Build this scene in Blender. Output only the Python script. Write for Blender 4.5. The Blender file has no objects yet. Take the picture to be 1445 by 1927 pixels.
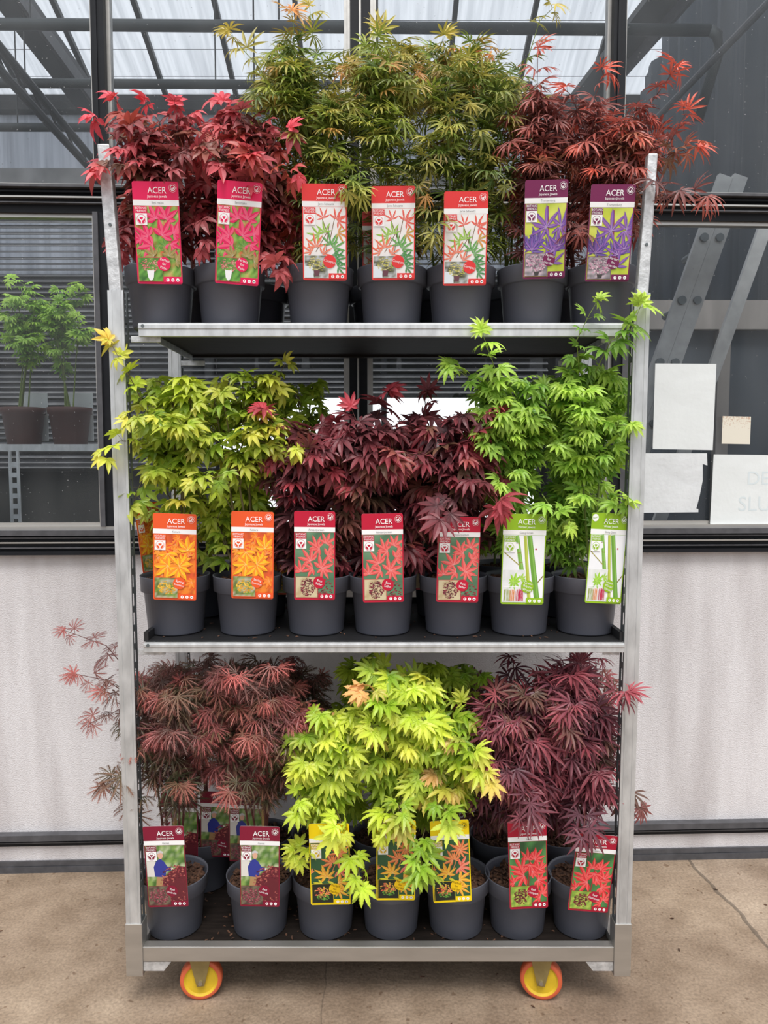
import bpy, math, random
import numpy as np
from mathutils import Vector, Matrix
random.seed(7); rng = np.random.default_rng(7)
S = bpy.context.scene; COL = S.collection
# ------------------------------------------------------------------ camera, light, exposure
W_, H_, F_ = 1445.0, 1927.0, 1400.0
PITCH = math.radians(4.0); CAMZ = 1.49
cd = bpy.data.cameras.new('camera'); cam = bpy.data.objects.new('camera', cd); COL.objects.link(cam)
cam.location = (0, 0, CAMZ); cam.rotation_euler = (math.radians(90) - PITCH, 0, 0)
cd.sensor_fit = 'VERTICAL'; cd.sensor_height = 34.6; cd.lens = 34.6 * F_ / H_
cd.clip_start = .05; cd.clip_end = 100
S.camera = cam
S.view_settings.view_transform = 'Standard'; S.view_settings.look = 'None'
S.view_settings.exposure = 0.70; S.view_settings.gamma = 1.0; S.view_settings.use_curve_mapping = False
wd = bpy.data.worlds.new('overcast_sky'); S.world = wd; wd.use_nodes = True
nt = wd.node_tree; nt.nodes.clear()
wo = nt.nodes.new('ShaderNodeOutputWorld'); bg = nt.nodes.new('ShaderNodeBackground')
tc = nt.nodes.new('ShaderNodeTexCoord'); sx = nt.nodes.new('ShaderNodeSeparateXYZ'); cr = nt.nodes.new('ShaderNodeValToRGB')
nt.links.new(tc.outputs['Generated'], sx.inputs[0]); nt.links.new(sx.outputs['Z'], cr.inputs[0])
cr.color_ramp.elements[0].position = 0.0; cr.color_ramp.elements[0].color = (.27, .28, .30, 1); e_ = cr.color_ramp.elements.new(.2); e_.color = (.60, .62, .65, 1)
cr.color_ramp.elements[1].position = 0.6; cr.color_ramp.elements[1].color = (.96, .99, 1.03, 1)
# the sky is brightest low down behind the greenhouse
mr = nt.nodes.new('ShaderNodeMapRange'); mr.inputs[1].default_value = .75; mr.inputs[2].default_value = .95; mr.inputs[3].default_value = 0; mr.inputs[4].default_value = .9
nt.links.new(sx.outputs['Y'], mr.inputs[0])
addn = nt.nodes.new('ShaderNodeVectorMath'); addn.operation = 'ADD'; nt.links.new(cr.outputs[0], addn.inputs[0]); nt.links.new(mr.outputs[0], addn.inputs[1])
nt.links.new(addn.outputs[0], bg.inputs[0]); bg.inputs[1].default_value = 0.95
nt.links.new(bg.outputs[0], wo.inputs[0])
sl = bpy.data.lights.new('hazy_sun', 'SUN'); sl.energy = 1.5; sl.angle = math.radians(24); sl.color = (1, .97, .93)
so = bpy.data.objects.new('hazy_sun', sl); COL.objects.link(so)
so.rotation_euler = (math.radians(29), 0, math.radians(8))

# ------------------------------------------------------------------ pixel helpers
ST, CT = math.sin(PITCH), math.cos(PITCH)
def ray(px, py):
    a = (px - 722.5) / F_; b = -(py - 963.5) / F_
    return Vector((a, CT + b * ST, -ST + b * CT))
def P(px, py, Y):
    d = ray(px, py); t = Y / d.y
    return Vector((d.x * t, Y, CAMZ + d.z * t))
WS = .0373; WY = 2.65; WA = math.atan(WS)
def WP(px, py, off=0.0):                       # pixel to wall coordinates (u along the wall, z); off = depth behind the glass plane
    d = ray(px, py); y0 = WY + off * math.sqrt(1 + WS * WS)
    t = y0 / (d.y - WS * d.x); p = Vector((d.x * t, d.y * t, CAMZ + d.z * t))
    u = p.x * math.cos(WA) + (p.y - WY) * math.sin(WA)
    return u, p.z

# ------------------------------------------------------------------ materials
def lin(c):
    out = []
    for v in c[:3]:
        v = v / 255.0
        out.append(v / 12.92 if v <= .04045 else ((v + .055) / 1.055) ** 2.4)
    return tuple(out)
def newmat(name):
    m = bpy.data.materials.new(name); m.use_nodes = True
    return m, m.node_tree, m.node_tree.nodes['Principled BSDF']
def mat(name, c, rough=.5, metal=0.0, noise=0.0, scale=20, bump=0.0, bscale=None, spec=.5, stretch=None, c2=None):
    m, t, b = newmat(name); L = lin(c)
    b.inputs['Base Color'].default_value = (*L, 1); b.inputs['Roughness'].default_value = rough
    b.inputs['Metallic'].default_value = metal; b.inputs['Specular IOR Level'].default_value = spec
    tcn = t.nodes.new('ShaderNodeTexCoord'); mp = t.nodes.new('ShaderNodeMapping')
    t.links.new(tcn.outputs['Object'], mp.inputs[0])
    if stretch: mp.inputs['Scale'].default_value = stretch
    if noise or c2:
        n = t.nodes.new('ShaderNodeTexNoise'); n.inputs['Scale'].default_value = scale; n.inputs['Detail'].default_value = 6
        t.links.new(mp.outputs[0], n.inputs[0])
        r = t.nodes.new('ShaderNodeValToRGB'); t.links.new(n.outputs[0], r.inputs[0])
        r.color_ramp.elements[0].position = .35; r.color_ramp.elements[1].position = .68
        lo = lin(c2) if c2 else tuple(v * (1 - noise) for v in L)
        hi = L if c2 else tuple(min(1, v * (1 + noise)) for v in L)
        r.color_ramp.elements[0].color = (*lo, 1); r.color_ramp.elements[1].color = (*hi, 1)
        t.links.new(r.outputs[0], b.inputs['Base Color'])
    if bump:
        n2 = t.nodes.new('ShaderNodeTexNoise'); n2.inputs['Scale'].default_value = bscale or scale; n2.inputs['Detail'].default_value = 4
        t.links.new(mp.outputs[0], n2.inputs[0])
        bp = t.nodes.new('ShaderNodeBump'); bp.inputs['Strength'].default_value = bump; bp.inputs['Distance'].default_value = .01
        t.links.new(n2.outputs[0], bp.inputs['Height']); t.links.new(bp.outputs[0], b.inputs['Normal'])
    return m
M = {}
M['galv'] = mat('galvanised_steel', (206, 208, 209), .45, .6, .16, 35, .05, 90, stretch=(1, 1, .35))
M['galv_old'] = mat('scuffed_galvanised_steel', (205, 206, 207), .5, .55, .22, 60, .15, 120)
M['alu'] = mat('aluminium', (190, 187, 182), .38, .8, .08, 30, stretch=(.2, 1, 1))
M['dark_frame'] = mat('dark_anodised_frame', (24, 26, 31), .5, 0, .15, 25, stretch=(.3, 1, 1), spec=.25)
M['mid_frame'] = mat('weathered_grey_frame', (78, 78, 82), .5, 0, .2, 25)
M['slot'] = mat('dark_slot_steel', (104, 110, 112), .5, .5)
M['pot'] = mat('anthracite_pot_plastic', (90, 92, 102), .45, 0, .05, 8, .02, 200)
M['board'] = mat('dark_plywood', (34, 28, 25), .7, 0, .3, 12, .1, 60, stretch=(1, 6, 1), spec=.2)
M['tray'] = mat('black_tray_plastic', (30, 30, 32), .5)
M['bark'] = mat('bark_mulch', (112, 78, 58), .85, 0, 0, 90, .3, 150, c2=(52, 34, 26))
M['stem'] = mat('green_brown_stem', (110, 100, 60), .6, 0, .2, 40)
M['stem_red'] = mat('dark_red_stem', (92, 48, 42), .6, 0, .2, 40)
M['stem_green'] = mat('fresh_green_stem', (118, 138, 62), .6, 0, .2, 40)
M['cane'] = mat('bamboo_cane', (190, 155, 95), .5, 0, .15, 30)
M['orange_tyre'] = mat('orange_rubber_tyre', (206, 96, 60), .5, 0, .1, 20)
M['yellow_hub'] = mat('yellow_plastic_hub', (216, 180, 40), .45, 0, .1, 30)
M['brass'] = mat('yellow_zinc_plate', (158, 142, 96), .4, .6, .15, 30)
M['paper'] = mat('white_paper', (226, 230, 230), .7, 0, .03, 6, .25, 14)
M['paper_dirty'] = mat('crumpled_white_paper', (220, 223, 225), .7, 0, .05, 10, .6, 12)
M['faint'] = mat('faded_print', (214, 223, 226), .7)
M['tape'] = mat('clear_tape', (200, 205, 200), .4)
M['dark_pipe'] = mat('dark_painted_pipe', (50, 56, 58), .5, 0, .1, 20)
M['truss'] = mat('dark_painted_steel', (26, 28, 31), .5, 0, .15, 12)
M['curtain'] = mat('grey_shade_cloth', (72, 78, 86), .8, 0, .22, 5, stretch=(1, 1, .12))
M['dark_in'] = mat('dark_interior_wall', (22, 23, 20), .8, 0, .3, 5)
M['louvre'] = mat('grey_louvre_slats', (96, 96, 98), .6, 0, .3, 8)
M['wood_grey'] = mat('weathered_grey_wood', (136, 130, 126), .7, 0, .16, 14, stretch=(1, 1, .15))
M['ladder'] = mat('dull_aluminium_ladder', (178, 177, 176), .5, .3, .1, 20)
M['in_floor'] = mat('dark_earth_floor', (60, 56, 50), .9, 0, .3, 6)
M['white_board'] = mat('white_board', (238, 240, 242), .5)
M['wheel_steel'] = mat('zinc_bolt', (190, 185, 170), .35, .9)
# lower wall panel: pebbled, streaked
def wallmat():
    m, t, b = newmat('pebbled_white_panel'); b.inputs['Roughness'].default_value = .55
    tcn = t.nodes.new('ShaderNodeTexCoord')
    mp = t.nodes.new('ShaderNodeMapping'); mp.inputs['Scale'].default_value = (1, 1, .14); t.links.new(tcn.outputs['Object'], mp.inputs[0])
    n = t.nodes.new('ShaderNodeTexNoise'); n.inputs['Scale'].default_value = 9; n.inputs['Detail'].default_value = 5; t.links.new(mp.outputs[0], n.inputs[0])
    r = t.nodes.new('ShaderNodeValToRGB'); t.links.new(n.outputs[0], r.inputs[0])
    r.color_ramp.elements[0].position = .3; r.color_ramp.elements[0].color = (*lin((195, 190, 191)), 1)
    r.color_ramp.elements[1].position = .62; r.color_ramp.elements[1].color = (*lin((221, 218, 220)), 1)
    t.links.new(r.outputs[0], b.inputs['Base Color'])
    mp2 = t.nodes.new('ShaderNodeMapping'); mp2.inputs['Scale'].default_value = (1, 1, 1.7); t.links.new(tcn.outputs['Object'], mp2.inputs[0])
    v = t.nodes.new('ShaderNodeTexNoise'); v.inputs['Scale'].default_value = 190; v.inputs['Detail'].default_value = 2; t.links.new(mp2.outputs[0], v.inputs[0])
    bp = t.nodes.new('ShaderNodeBump'); bp.inputs['Strength'].default_value = .6; bp.inputs['Distance'].default_value = .004
    t.links.new(v.outputs[0], bp.inputs['Height']); t.links.new(bp.outputs[0], b.inputs['Normal'])
    return m
M['panel'] = wallmat()
def floormat():
    m, t, b = newmat('brown_grey_concrete'); b.inputs['Roughness'].default_value = .8
    tcn = t.nodes.new('ShaderNodeTexCoord'); o = tcn.outputs['Object']
    def noise(sc, det=6):
        n = t.nodes.new('ShaderNodeTexNoise'); n.inputs['Scale'].default_value = sc; n.inputs['Detail'].default_value = det; t.links.new(o, n.inputs[0]); return n
    def ramp(src, p0, c0, p1, c1):
        r = t.nodes.new('ShaderNodeValToRGB'); t.links.new(src, r.inputs[0])
        r.color_ramp.elements[0].position = p0; r.color_ramp.elements[0].color = (*c0, 1)
        r.color_ramp.elements[1].position = p1; r.color_ramp.elements[1].color = (*c1, 1); return r
    def mix(f, a, b_, mode='MIX'):
        x = t.nodes.new('ShaderNodeMixRGB'); x.blend_type = mode
        for i, s in enumerate((f, a, b_)):
            if isinstance(s, (float, int)): x.inputs[i].default_value = s
            elif isinstance(s, tuple): x.inputs[i].default_value = (*s, 1)
            else: t.links.new(s, x.inputs[i])
        return x
    def mth(op, a, b_=0.0, c=None):
        x = t.nodes.new('ShaderNodeMath'); x.operation = op
        for i, s in enumerate((a, b_, c)):
            if s is None: continue
            if isinstance(s, (float, int)): x.inputs[i].default_value = s
            else: t.links.new(s, x.inputs[i])
        return x.outputs[0]
    big = ramp(noise(1.3, 8).outputs[0], .35, lin((126, 106, 89)), .68, lin((170, 151, 130)))
    med = ramp(noise(9, 8).outputs[0], .3, (.72, .68, .64), .7, (1.08, 1.08, 1.08))
    fine = ramp(noise(120, 3).outputs[0], .3, (.72, .72, .72), .65, (1.06, 1.06, 1.06))
    spots = ramp(noise(38, 2).outputs[0], .66, (1, 1, 1), .73, (.62, .55, .5))
    c = mix(1.0, big.outputs[0], med.outputs[0], 'MULTIPLY'); c = mix(1.0, c.outputs[0], fine.outputs[0], 'MULTIPLY')
    c = mix(1.0, c.outputs[0], spots.outputs[0], 'MULTIPLY')
    s = t.nodes.new('ShaderNodeSeparateXYZ'); t.links.new(o, s.inputs[0]); X, Y = s.outputs[0], s.outputs[1]
    wob = mth('MULTIPLY', mth('SUBTRACT', noise(7, 4).outputs[0], .5), .05)
    # paler newer slab to the right of a diagonal joint
    a = P(1300, 1622, 2.66); 
    def fl(px, py):
        d = ray(px, py); k = -CAMZ / d.z; return d.x * k, d.y * k
    (ax, ay), (bx, by) = fl(1300, 1625), fl(1445, 1780)
    ln = math.hypot(bx - ax, by - ay); nx, ny = (by - ay) / ln, -(bx - ax) / ln
    if nx < 0: nx, ny = -nx, -ny
    dd = mth('ADD', mth('ADD', mth('MULTIPLY', X, nx), mth('MULTIPLY', Y, ny)), -(ax * nx + ay * ny))
    dd = mth('ADD', dd, wob)
    mask = mth('GREATER_THAN', dd, 0.0); line = mth('LESS_THAN', mth('ABSOLUTE', dd), .006)
    pale = mix(1.0, c.outputs[0], (1.18, 1.22, 1.28), 'MULTIPLY'); c = mix(mask, c.outputs[0], pale.outputs[0])
    c = mix(mth('MULTIPLY', line, .6), c.outputs[0], lin((70, 62, 54)))
    (ax, ay) = fl(612, 1850); (bx, by) = fl(606, 1927)
    cx = mth('ABSOLUTE', mth('ADD', mth('ADD', mth('SUBTRACT', X, ax), mth('MULTIPLY', mth('SUBTRACT', Y, ay), -(bx - ax) / (by - ay))), mth('MULTIPLY', wob, .6)))
    c = mix(mth('MULTIPLY', mth('LESS_THAN', cx, .002), .5), c.outputs[0], lin((80, 68, 58)))
    t.links.new(c.outputs[0], b.inputs['Base Color'])
    bp = t.nodes.new('ShaderNodeBump'); bp.inputs['Strength'].default_value = .35; bp.inputs['Distance'].default_value = .01
    t.links.new(noise(60, 6).outputs[0], bp.inputs['Height']); t.links.new(bp.outputs[0], b.inputs['Normal'])
    return m
M['concrete'] = floormat()
def glassmat():
    m = bpy.data.materials.new('dusty_window_glass'); m.use_nodes = True; t = m.node_tree; t.nodes.clear()
    out = t.nodes.new('ShaderNodeOutputMaterial'); tr = t.nodes.new('ShaderNodeBsdfTransparent'); gl = t.nodes.new('ShaderNodeBsdfGlossy')
    gl.inputs['Roughness'].default_value = .02; tr.inputs[0].default_value = (.93, .95, .96, 1)
    fr = t.nodes.new('ShaderNodeFresnel'); fr.inputs[0].default_value = 1.36
    mx = t.nodes.new('ShaderNodeMixShader'); t.links.new(fr.outputs[0], mx.inputs[0]); t.links.new(tr.outputs[0], mx.inputs[1]); t.links.new(gl.outputs[0], mx.inputs[2])
    df = t.nodes.new('ShaderNodeBsdfDiffuse'); df.inputs[0].default_value = (.62, .62, .62, 1)
    tcn = t.nodes.new('ShaderNodeTexCoord'); mp = t.nodes.new('ShaderNodeMapping'); mp.inputs['Scale'].default_value = (1, 1, .35); t.links.new(tcn.outputs['Object'], mp.inputs[0])
    n = t.nodes.new('ShaderNodeTexNoise'); n.inputs['Scale'].default_value = 6; n.inputs['Detail'].default_value = 8; t.links.new(mp.outputs[0], n.inputs[0])
    r = t.nodes.new('ShaderNodeMapRange'); r.inputs[1].default_value = .35; r.inputs[2].default_value = .8; r.inputs[3].default_value = .0; r.inputs[4].default_value = .045
    t.links.new(n.outputs[0], r.inputs[0])
    v = t.nodes.new('ShaderNodeTexNoise'); v.inputs['Scale'].default_value = 140; v.inputs['Detail'].default_value = 1; t.links.new(tcn.outputs['Object'], v.inputs[0])
    g = t.nodes.new('ShaderNodeMapRange'); g.inputs[1].default_value = .76; g.inputs[2].default_value = .8; g.inputs[3].default_value = 0; g.inputs[4].default_value = .5
    t.links.new(v.outputs[0], g.inputs[0])
    ad = t.nodes.new('ShaderNodeMath'); ad.operation = 'ADD'; t.links.new(r.outputs[0], ad.inputs[0]); t.links.new(g.outputs[0], ad.inputs[1])
    m2 = t.nodes.new('ShaderNodeMixShader'); t.links.new(ad.outputs[0], m2.inputs[0]); t.links.new(mx.outputs[0], m2.inputs[1]); t.links.new(df.outputs[0], m2.inputs[2])
    t.links.new(m2.outputs[0], out.inputs[0]); return m
M['glass'] = glassmat()
def roofmat():
    m = bpy.data.materials.new('milky_roof_glazing'); m.use_nodes = True; t = m.node_tree; t.nodes.clear()
    out = t.nodes.new('ShaderNodeOutputMaterial'); tl = t.nodes.new('ShaderNodeBsdfTranslucent'); df = t.nodes.new('ShaderNodeBsdfDiffuse')
    tcn = t.nodes.new('ShaderNodeTexCoord'); mp = t.nodes.new('ShaderNodeMapping'); mp.inputs['Scale'].default_value = (14, .7, .7); t.links.new(tcn.outputs['Object'], mp.inputs[0])
    n = t.nodes.new('ShaderNodeTexNoise'); n.inputs['Scale'].default_value = 1.5; n.inputs['Detail'].default_value = 8; t.links.new(mp.outputs[0], n.inputs[0])
    r = t.nodes.new('ShaderNodeValToRGB'); t.links.new(n.outputs[0], r.inputs[0])
    r.color_ramp.elements[0].position = .3; r.color_ramp.elements[0].color = (.44, .455, .49, 1)
    r.color_ramp.elements[1].position = .65; r.color_ramp.elements[1].color = (.62, .635, .67, 1)
    t.links.new(r.outputs[0], tl.inputs[0]); t.links.new(r.outputs[0], df.inputs[0])
    mx = t.nodes.new('ShaderNodeMixShader'); mx.inputs[0].default_value = .25; t.links.new(tl.outputs[0], mx.inputs[1]); t.links.new(df.outputs[0], mx.inputs[2])
    t.links.new(mx.outputs[0], out.inputs[0]); return m
M['roof'] = roofmat()
def attrmat(name, rough, transl=0.0, coat=0.0):
    m, t, b = newmat(name)
    a = t.nodes.new('ShaderNodeAttribute'); a.attribute_name = 'tint'
    t.links.new(a.outputs['Color'], b.inputs['Base Color']); b.inputs['Roughness'].default_value = rough
    if transl:
        out = t.nodes['Material Output']; tl = t.nodes.new('ShaderNodeBsdfTranslucent'); t.links.new(a.outputs['Color'], tl.inputs[0])
        mx = t.nodes.new('ShaderNodeMixShader'); mx.inputs[0].default_value = transl
        t.links.new(b.outputs[0], mx.inputs[1]); t.links.new(tl.outputs[0], mx.inputs[2]); t.links.new(mx.outputs[0], out.inputs[0])
    return m
M['leaf'] = attrmat('maple_leaf', .42, .28)
M['print'] = attrmat('glossy_tag_print', .38)
M['rust'] = mat('rust_spotted_cream_enamel', (226, 218, 200), .5, 0, 0, 45, c2=(226, 218, 200))
def rustmat():
    m = M['rust']; t = m.node_tree; b = t.nodes['Principled BSDF']
    tcn = t.nodes.new('ShaderNodeTexCoord'); s = t.nodes.new('ShaderNodeSeparateXYZ'); t.links.new(tcn.outputs['Object'], s.inputs[0])
    n = t.nodes.new('ShaderNodeTexNoise'); n.inputs['Scale'].default_value = 160; t.links.new(tcn.outputs['Object'], n.inputs[0])
    k = t.nodes.new('ShaderNodeMath'); k.operation = 'MULTIPLY_ADD'; t.links.new(s.outputs[2], k.inputs[0]); k.inputs[1].default_value = 5.0; t.links.new(n.outputs[0], k.inputs[2])
    r = t.nodes.new('ShaderNodeValToRGB'); t.links.new(k.outputs[0], r.inputs[0])
    r.color_ramp.elements[0].position = .62; r.color_ramp.elements[0].color = (*lin((226, 220, 205)), 1)
    r.color_ramp.elements[1].position = .92; r.color_ramp.elements[1].color = (*lin((178, 120, 80)), 1)
    t.links.new(r.outputs[0], b.inputs['Base Color'])
rustmat()

# ------------------------------------------------------------------ mesh helpers
class MB:
    def __init__(s): s.v = []; s.f = []; s.c = []
    def add(s, vs, fs, col=None):
        o = len(s.v); s.v.extend(tuple(v) for v in vs); s.f.extend(tuple(i + o for i in f) for f in fs)
        if col is not None: s.c.extend([col] * len(vs) if not isinstance(col, list) else col)
        return s
    def box(s, x0, x1, y0, y1, z0, z1, R=None, col=None):
        vs = [Vector((x, y, z)) for x in (x0, x1) for y in (y0, y1) for z in (z0, z1)]
        if R: vs = [R @ v for v in vs]
        return s.add(vs, [(0, 1, 3, 2), (4, 6, 7, 5), (0, 4, 5, 1), (2, 3, 7, 6), (0, 2, 6, 4), (1, 5, 7, 3)], col)
    def hexa(s, b, t):   # bottom quad, top quad
        return s.add(list(b) + list(t), [(3, 2, 1, 0), (4, 5, 6, 7), (0, 1, 5, 4), (1, 2, 6, 5), (2, 3, 7, 6), (3, 0, 4, 7)])
    def tube(s, pts, r, n=8, r1=None, cap=True):
        pts = [Vector(p) for p in pts]; rings = []; k = len(pts)
        for i, p in enumerate(pts):
            d = (pts[min(i + 1, k - 1)] - pts[max(i - 1, 0)]).normalized()
            a = d.cross(Vector((0, 0, 1))); a = a.normalized() if a.length > 1e-4 else Vector((1, 0, 0)); b = d.cross(a)
            rr = r if r1 is None else r + (r1 - r) * i / max(1, k - 1)
            rings.append([p + (a * math.cos(2 * math.pi * j / n) + b * math.sin(2 * math.pi * j / n)) * rr for j in range(n)])
        vs = [v for R in rings for v in R]
        fs = [(i * n + j, i * n + (j + 1) % n, (i + 1) * n + (j + 1) % n, (i + 1) * n + j) for i in range(k - 1) for j in range(n)]
        if cap: fs += [tuple(range(n))[::-1], tuple((k - 1) * n + j for j in range(n))]
        return s.add(vs, fs)
    def lathe(s, prof, n=32, R=None):
        vs = []
        for r, z in prof:
            for j in range(n):
                a = 2 * math.pi * j / n; v = Vector((r * math.cos(a), r * math.sin(a), z)); vs.append(R @ v if R else v)
        k = len(prof)
        return s.add(vs, [(i * n + j, i * n + (j + 1) % n, (i + 1) * n + (j + 1) % n, (i + 1) * n + j) for i in range(k - 1) for j in range(n)])
    def mesh(s, name, m, smooth=False):
        me = bpy.data.meshes.new(name); me.from_pydata([tuple(v) for v in s.v], [], s.f)
        if m: me.materials.append(m)
        if s.c:
            a = me.color_attributes.new('tint', 'FLOAT_COLOR', 'POINT')
            a.data.foreach_set('color', np.array([(c[0], c[1], c[2], 1) for c in s.c], dtype=np.float32).ravel())
        if smooth: me.polygons.foreach_set('use_smooth', [True] * len(me.polygons))
        me.update(); return me
    def build(s, name, m, parent=None, smooth=False, bevel=0):
        return link(name, s.mesh(name, m, smooth), parent, bevel)
def link(name, me, parent=None, bevel=0):
    o = bpy.data.objects.new(name, me); COL.objects.link(o)
    if parent: o.parent = parent
    if bevel:
        b = o.modifiers.new('bevel', 'BEVEL'); b.width = bevel; b.segments = 2; b.limit_method = 'ANGLE'
    return o
def tag(o, label=None, cat=None, group=None, kind=None):
    if label: o['label'] = label
    if cat: o['category'] = cat
    if group: o['group'] = group
    if kind: o['kind'] = kind
    return o
def empty(name, loc=(0, 0, 0), label=None, cat=None, group=None, kind=None):
    o = bpy.data.objects.new(name, None); COL.objects.link(o); o.location = loc; o.empty_display_size = .05
    return tag(o, label, cat, group, kind)
def place_wall(o): o.location = (0, WY, 0); o.rotation_euler = (0, 0, WA); return o
def copy_children(src, dst):
    for ch in list(src.children):
        c = ch.copy(); COL.objects.link(c); c.parent = dst
        for g in list(ch.children):
            d = g.copy(); COL.objects.link(d); d.parent = c

# ------------------------------------------------------------------ setting: ground and wall
tag(MB().box(-9, 9, -6, 2.72, -.2, 0).build('floor', M['concrete']), kind='structure')
UL, UR = -3.2, 3.6
z_sill0 = WP(722, 1040)[1]; z_sill1 = WP(722, 988)[1]
z_hd0 = WP(722, 410)[1]; z_hd1 = WP(722, 360)[1]
z_d1 = WP(722, 1553)[1]; z_d0 = WP(722, 1577)[1]; z_b1 = WP(722, 1606)[1]
b = MB().box(UL, UR, 0.0, .06, z_d1 - .01, z_sill0 + .01)
o = place_wall(b.build('wall_back', M['panel'])); tag(o, kind='structure')
b = MB().box(UL, UR, 0.0, .06, z_b1 - .01, z_d0 + .005)
o = place_wall(b.build('wall_back_plinth', M['panel'])); tag(o, kind='structure')
def profile(name, z0, z1, strips, tdepth=.05):
    """horizontal extrusion stack; strips = (fraction0, fraction1 from the top, how far it stands out, material key)"""
    root = None
    bymat = {}
    for f0, f1, d, mk in strips:
        bymat.setdefault(mk, MB()).box(UL, UR, -d, .06, z1 - (z1 - z0) * f1, z1 - (z1 - z0) * f0)
    first = True
    for mk, mb in bymat.items():
        if first:
            root = place_wall(mb.build(name, M[mk])); tag(root, kind='structure'); first = False
        else:
            mb.build('trim_strip', M[mk], root)
    return root
profile('trim_1', z_sill0, z_sill1, [(0, .12, .022, 'alu'), (.12, .30, .045, 'mid_frame'), (.30, .36, .02, 'dark_frame'), (.36, .41, .035, 'mid_frame'), (.41, .53, .012, 'dark_frame'),
                                    (.53, .58, .036, 'alu'), (.58, .72, .02, 'dark_frame'), (.72, .76, .034, 'mid_frame'), (.76, .86, .015, 'dark_frame'), (.86, 1, .03, 'dark_frame')])
profile('trim_2', z_hd0, z_hd1, [(0, .06, .02, 'alu'), (.06, .16, .045, 'mid_frame'), (.16, .24, .02, 'dark_frame'), (.24, .30, .03, 'dark_frame'), (.30, .46, .01, 'dark_frame'),
                                (.46, .52, .035, 'alu'), (.52, .66, .018, 'dark_frame'), (.66, .7, .03, 'mid_frame'), (.7, 1, .012, 'dark_frame')])
profile('trim_3', z_d0, z_d1, [(0, .45, .03, 'mid_frame'), (.45, .62, .01, 'dark_frame'), (.62, .7, .022, 'mid_frame'), (.7, 1, .012, 'dark_frame')])
profile('baseboard_back', 0.0, z_b1, [(0, .42, .008, 'mid_frame'), (.42, .46, .004, 'alu'), (.46, 1, .012, 'mid_frame')])
ztop = WP(722, -140)[1]
# mullions (u positions) : upper band and lower band
def mull(name, u0, u1, z0, z1, parts):
    root = None
    for a0, a1, d, mk in parts:
        mb = MB().box(u0 + (u1 - u0) * a0, u0 + (u1 - u0) * a1, -d, .05, z0, z1)
        if root is None: root = place_wall(mb.build(name, M[mk])); tag(root, kind='structure')
        else: mb.build('trim_strip', M[mk], root)
uc0, uc1 = WP(653, 600)[0], WP(695, 600)[0]
CP = [(0, .1, .012, 'alu'), (.1, .45, .02, 'dark_frame'), (.45, .53, .026, 'alu'), (.53, .9, .02, 'dark_frame'), (.9, 1, .012, 'alu')]
mull('trim_4', uc0, uc1, z_sill1, z_hd0, CP)
mull('trim_5', WP(654, 60)[0], WP(701, 60)[0], z_hd1, ztop, CP)
mull('trim_6', WP(176, 60)[0], WP(200, 60)[0], z_hd1, ztop, [(0, 1, .03, 'dark_frame'), (.3, .5, .036, 'dark_frame')])
mull('trim_7', WP(1150, 60)[0], WP(1173, 60)[0], z_hd1, ztop, [(0, 1, .03, 'dark_frame'), (.3, .5, .036, 'dark_frame')])
mull('trim_8', WP(187, 700)[0], WP(214, 700)[0], z_sill1, z_hd0, [(0, .35, .03, 'mid_frame'), (.35, 1, .02, 'dark_frame')])
mull('trim_9', WP(1150, 700)[0], WP(1176, 700)[0], z_sill1, z_hd0, [(0, .6, .02, 'dark_frame'), (.6, 1, .03, 'mid_frame')])
def window(n, u0, u1, z0, z1, frame=True):
    r = MB(); t = .012
    r.box(u0, u1, .0, .03, z0, z0 + t); r.box(u0, u1, .0, .03, z1 - t, z1); r.box(u0, u0 + t, .0, .03, z0 + t, z1 - t); r.box(u1 - t, u1, .0, .03, z0 + t, z1 - t)
    o = place_wall(r.build('window_%d' % n, M['alu'])); tag(o, kind='structure')
    MB().box(u0 + t, u1 - t, .012, .016, z0 + t, z1 - t).build('window_pane', M['glass'], o)
U = [UL, WP(187, 700)[0], WP(214, 700)[0], uc0, uc1, WP(1150, 700)[0], WP(1176, 700)[0], UR]
for i in range(4): window(i + 1, U[2 * i], U[2 * i + 1], z_sill1, z_hd0)
V = [UL, WP(176, 60)[0], WP(200, 60)[0], WP(654, 60)[0], WP(701, 60)[0], WP(1150, 60)[0], WP(1173, 60)[0], UR]
for i in range(4): window(i + 5, V[2 * i], V[2 * i + 1], z_hd1, ztop)
def wallsheet(name, corners, mk, off, thick, label, cat, group=None, bend=0, kids=None):
    """a sheet stuck to the pane: outline in pixels, off = in front (-) of the glass"""
    pts = [WP(x, y, off) for x, y in corners]; n = len(pts)
    cu = sum(p[0] for p in pts) / n; cz = sum(p[1] for p in pts) / n
    vs = [(p[0] - cu, 0, p[1] - cz) for p in pts] + [(p[0] - cu, thick, p[1] - cz) for p in pts]
    fs = [tuple(range(n)), tuple(range(2 * n - 1, n - 1, -1))] + [(i, i + n, (i + 1) % n + n, (i + 1) % n) for i in range(n)]
    o = MB().add(vs, fs).build(name, M[mk]); c, s = math.cos(WA), math.sin(WA)
    o.location = (cu * c - off * s, WY + cu * s + off * c, cz); o.rotation_euler = (0, 0, WA)
    return tag(o, label, cat, group), cu, cz
o1, cu, cz = wallsheet('paper_notice', [(1233, 684), (1348, 685), (1341, 847), (1228, 845)], 'paper', -.004, .0012, 'blank white portrait sheet stuck on the right window, highest of the papers', 'notice')
wallsheet('paper_notice', [(1205, 853), (1330, 853), (1331, 876), (1322, 873), (1322, 905), (1316, 935), (1310, 957), (1314, 958), (1314, 964), (1205, 965)], 'paper_dirty', -.006, .0012, 'torn crumpled white sheet with a missing right corner beside the post', 'notice')
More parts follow.
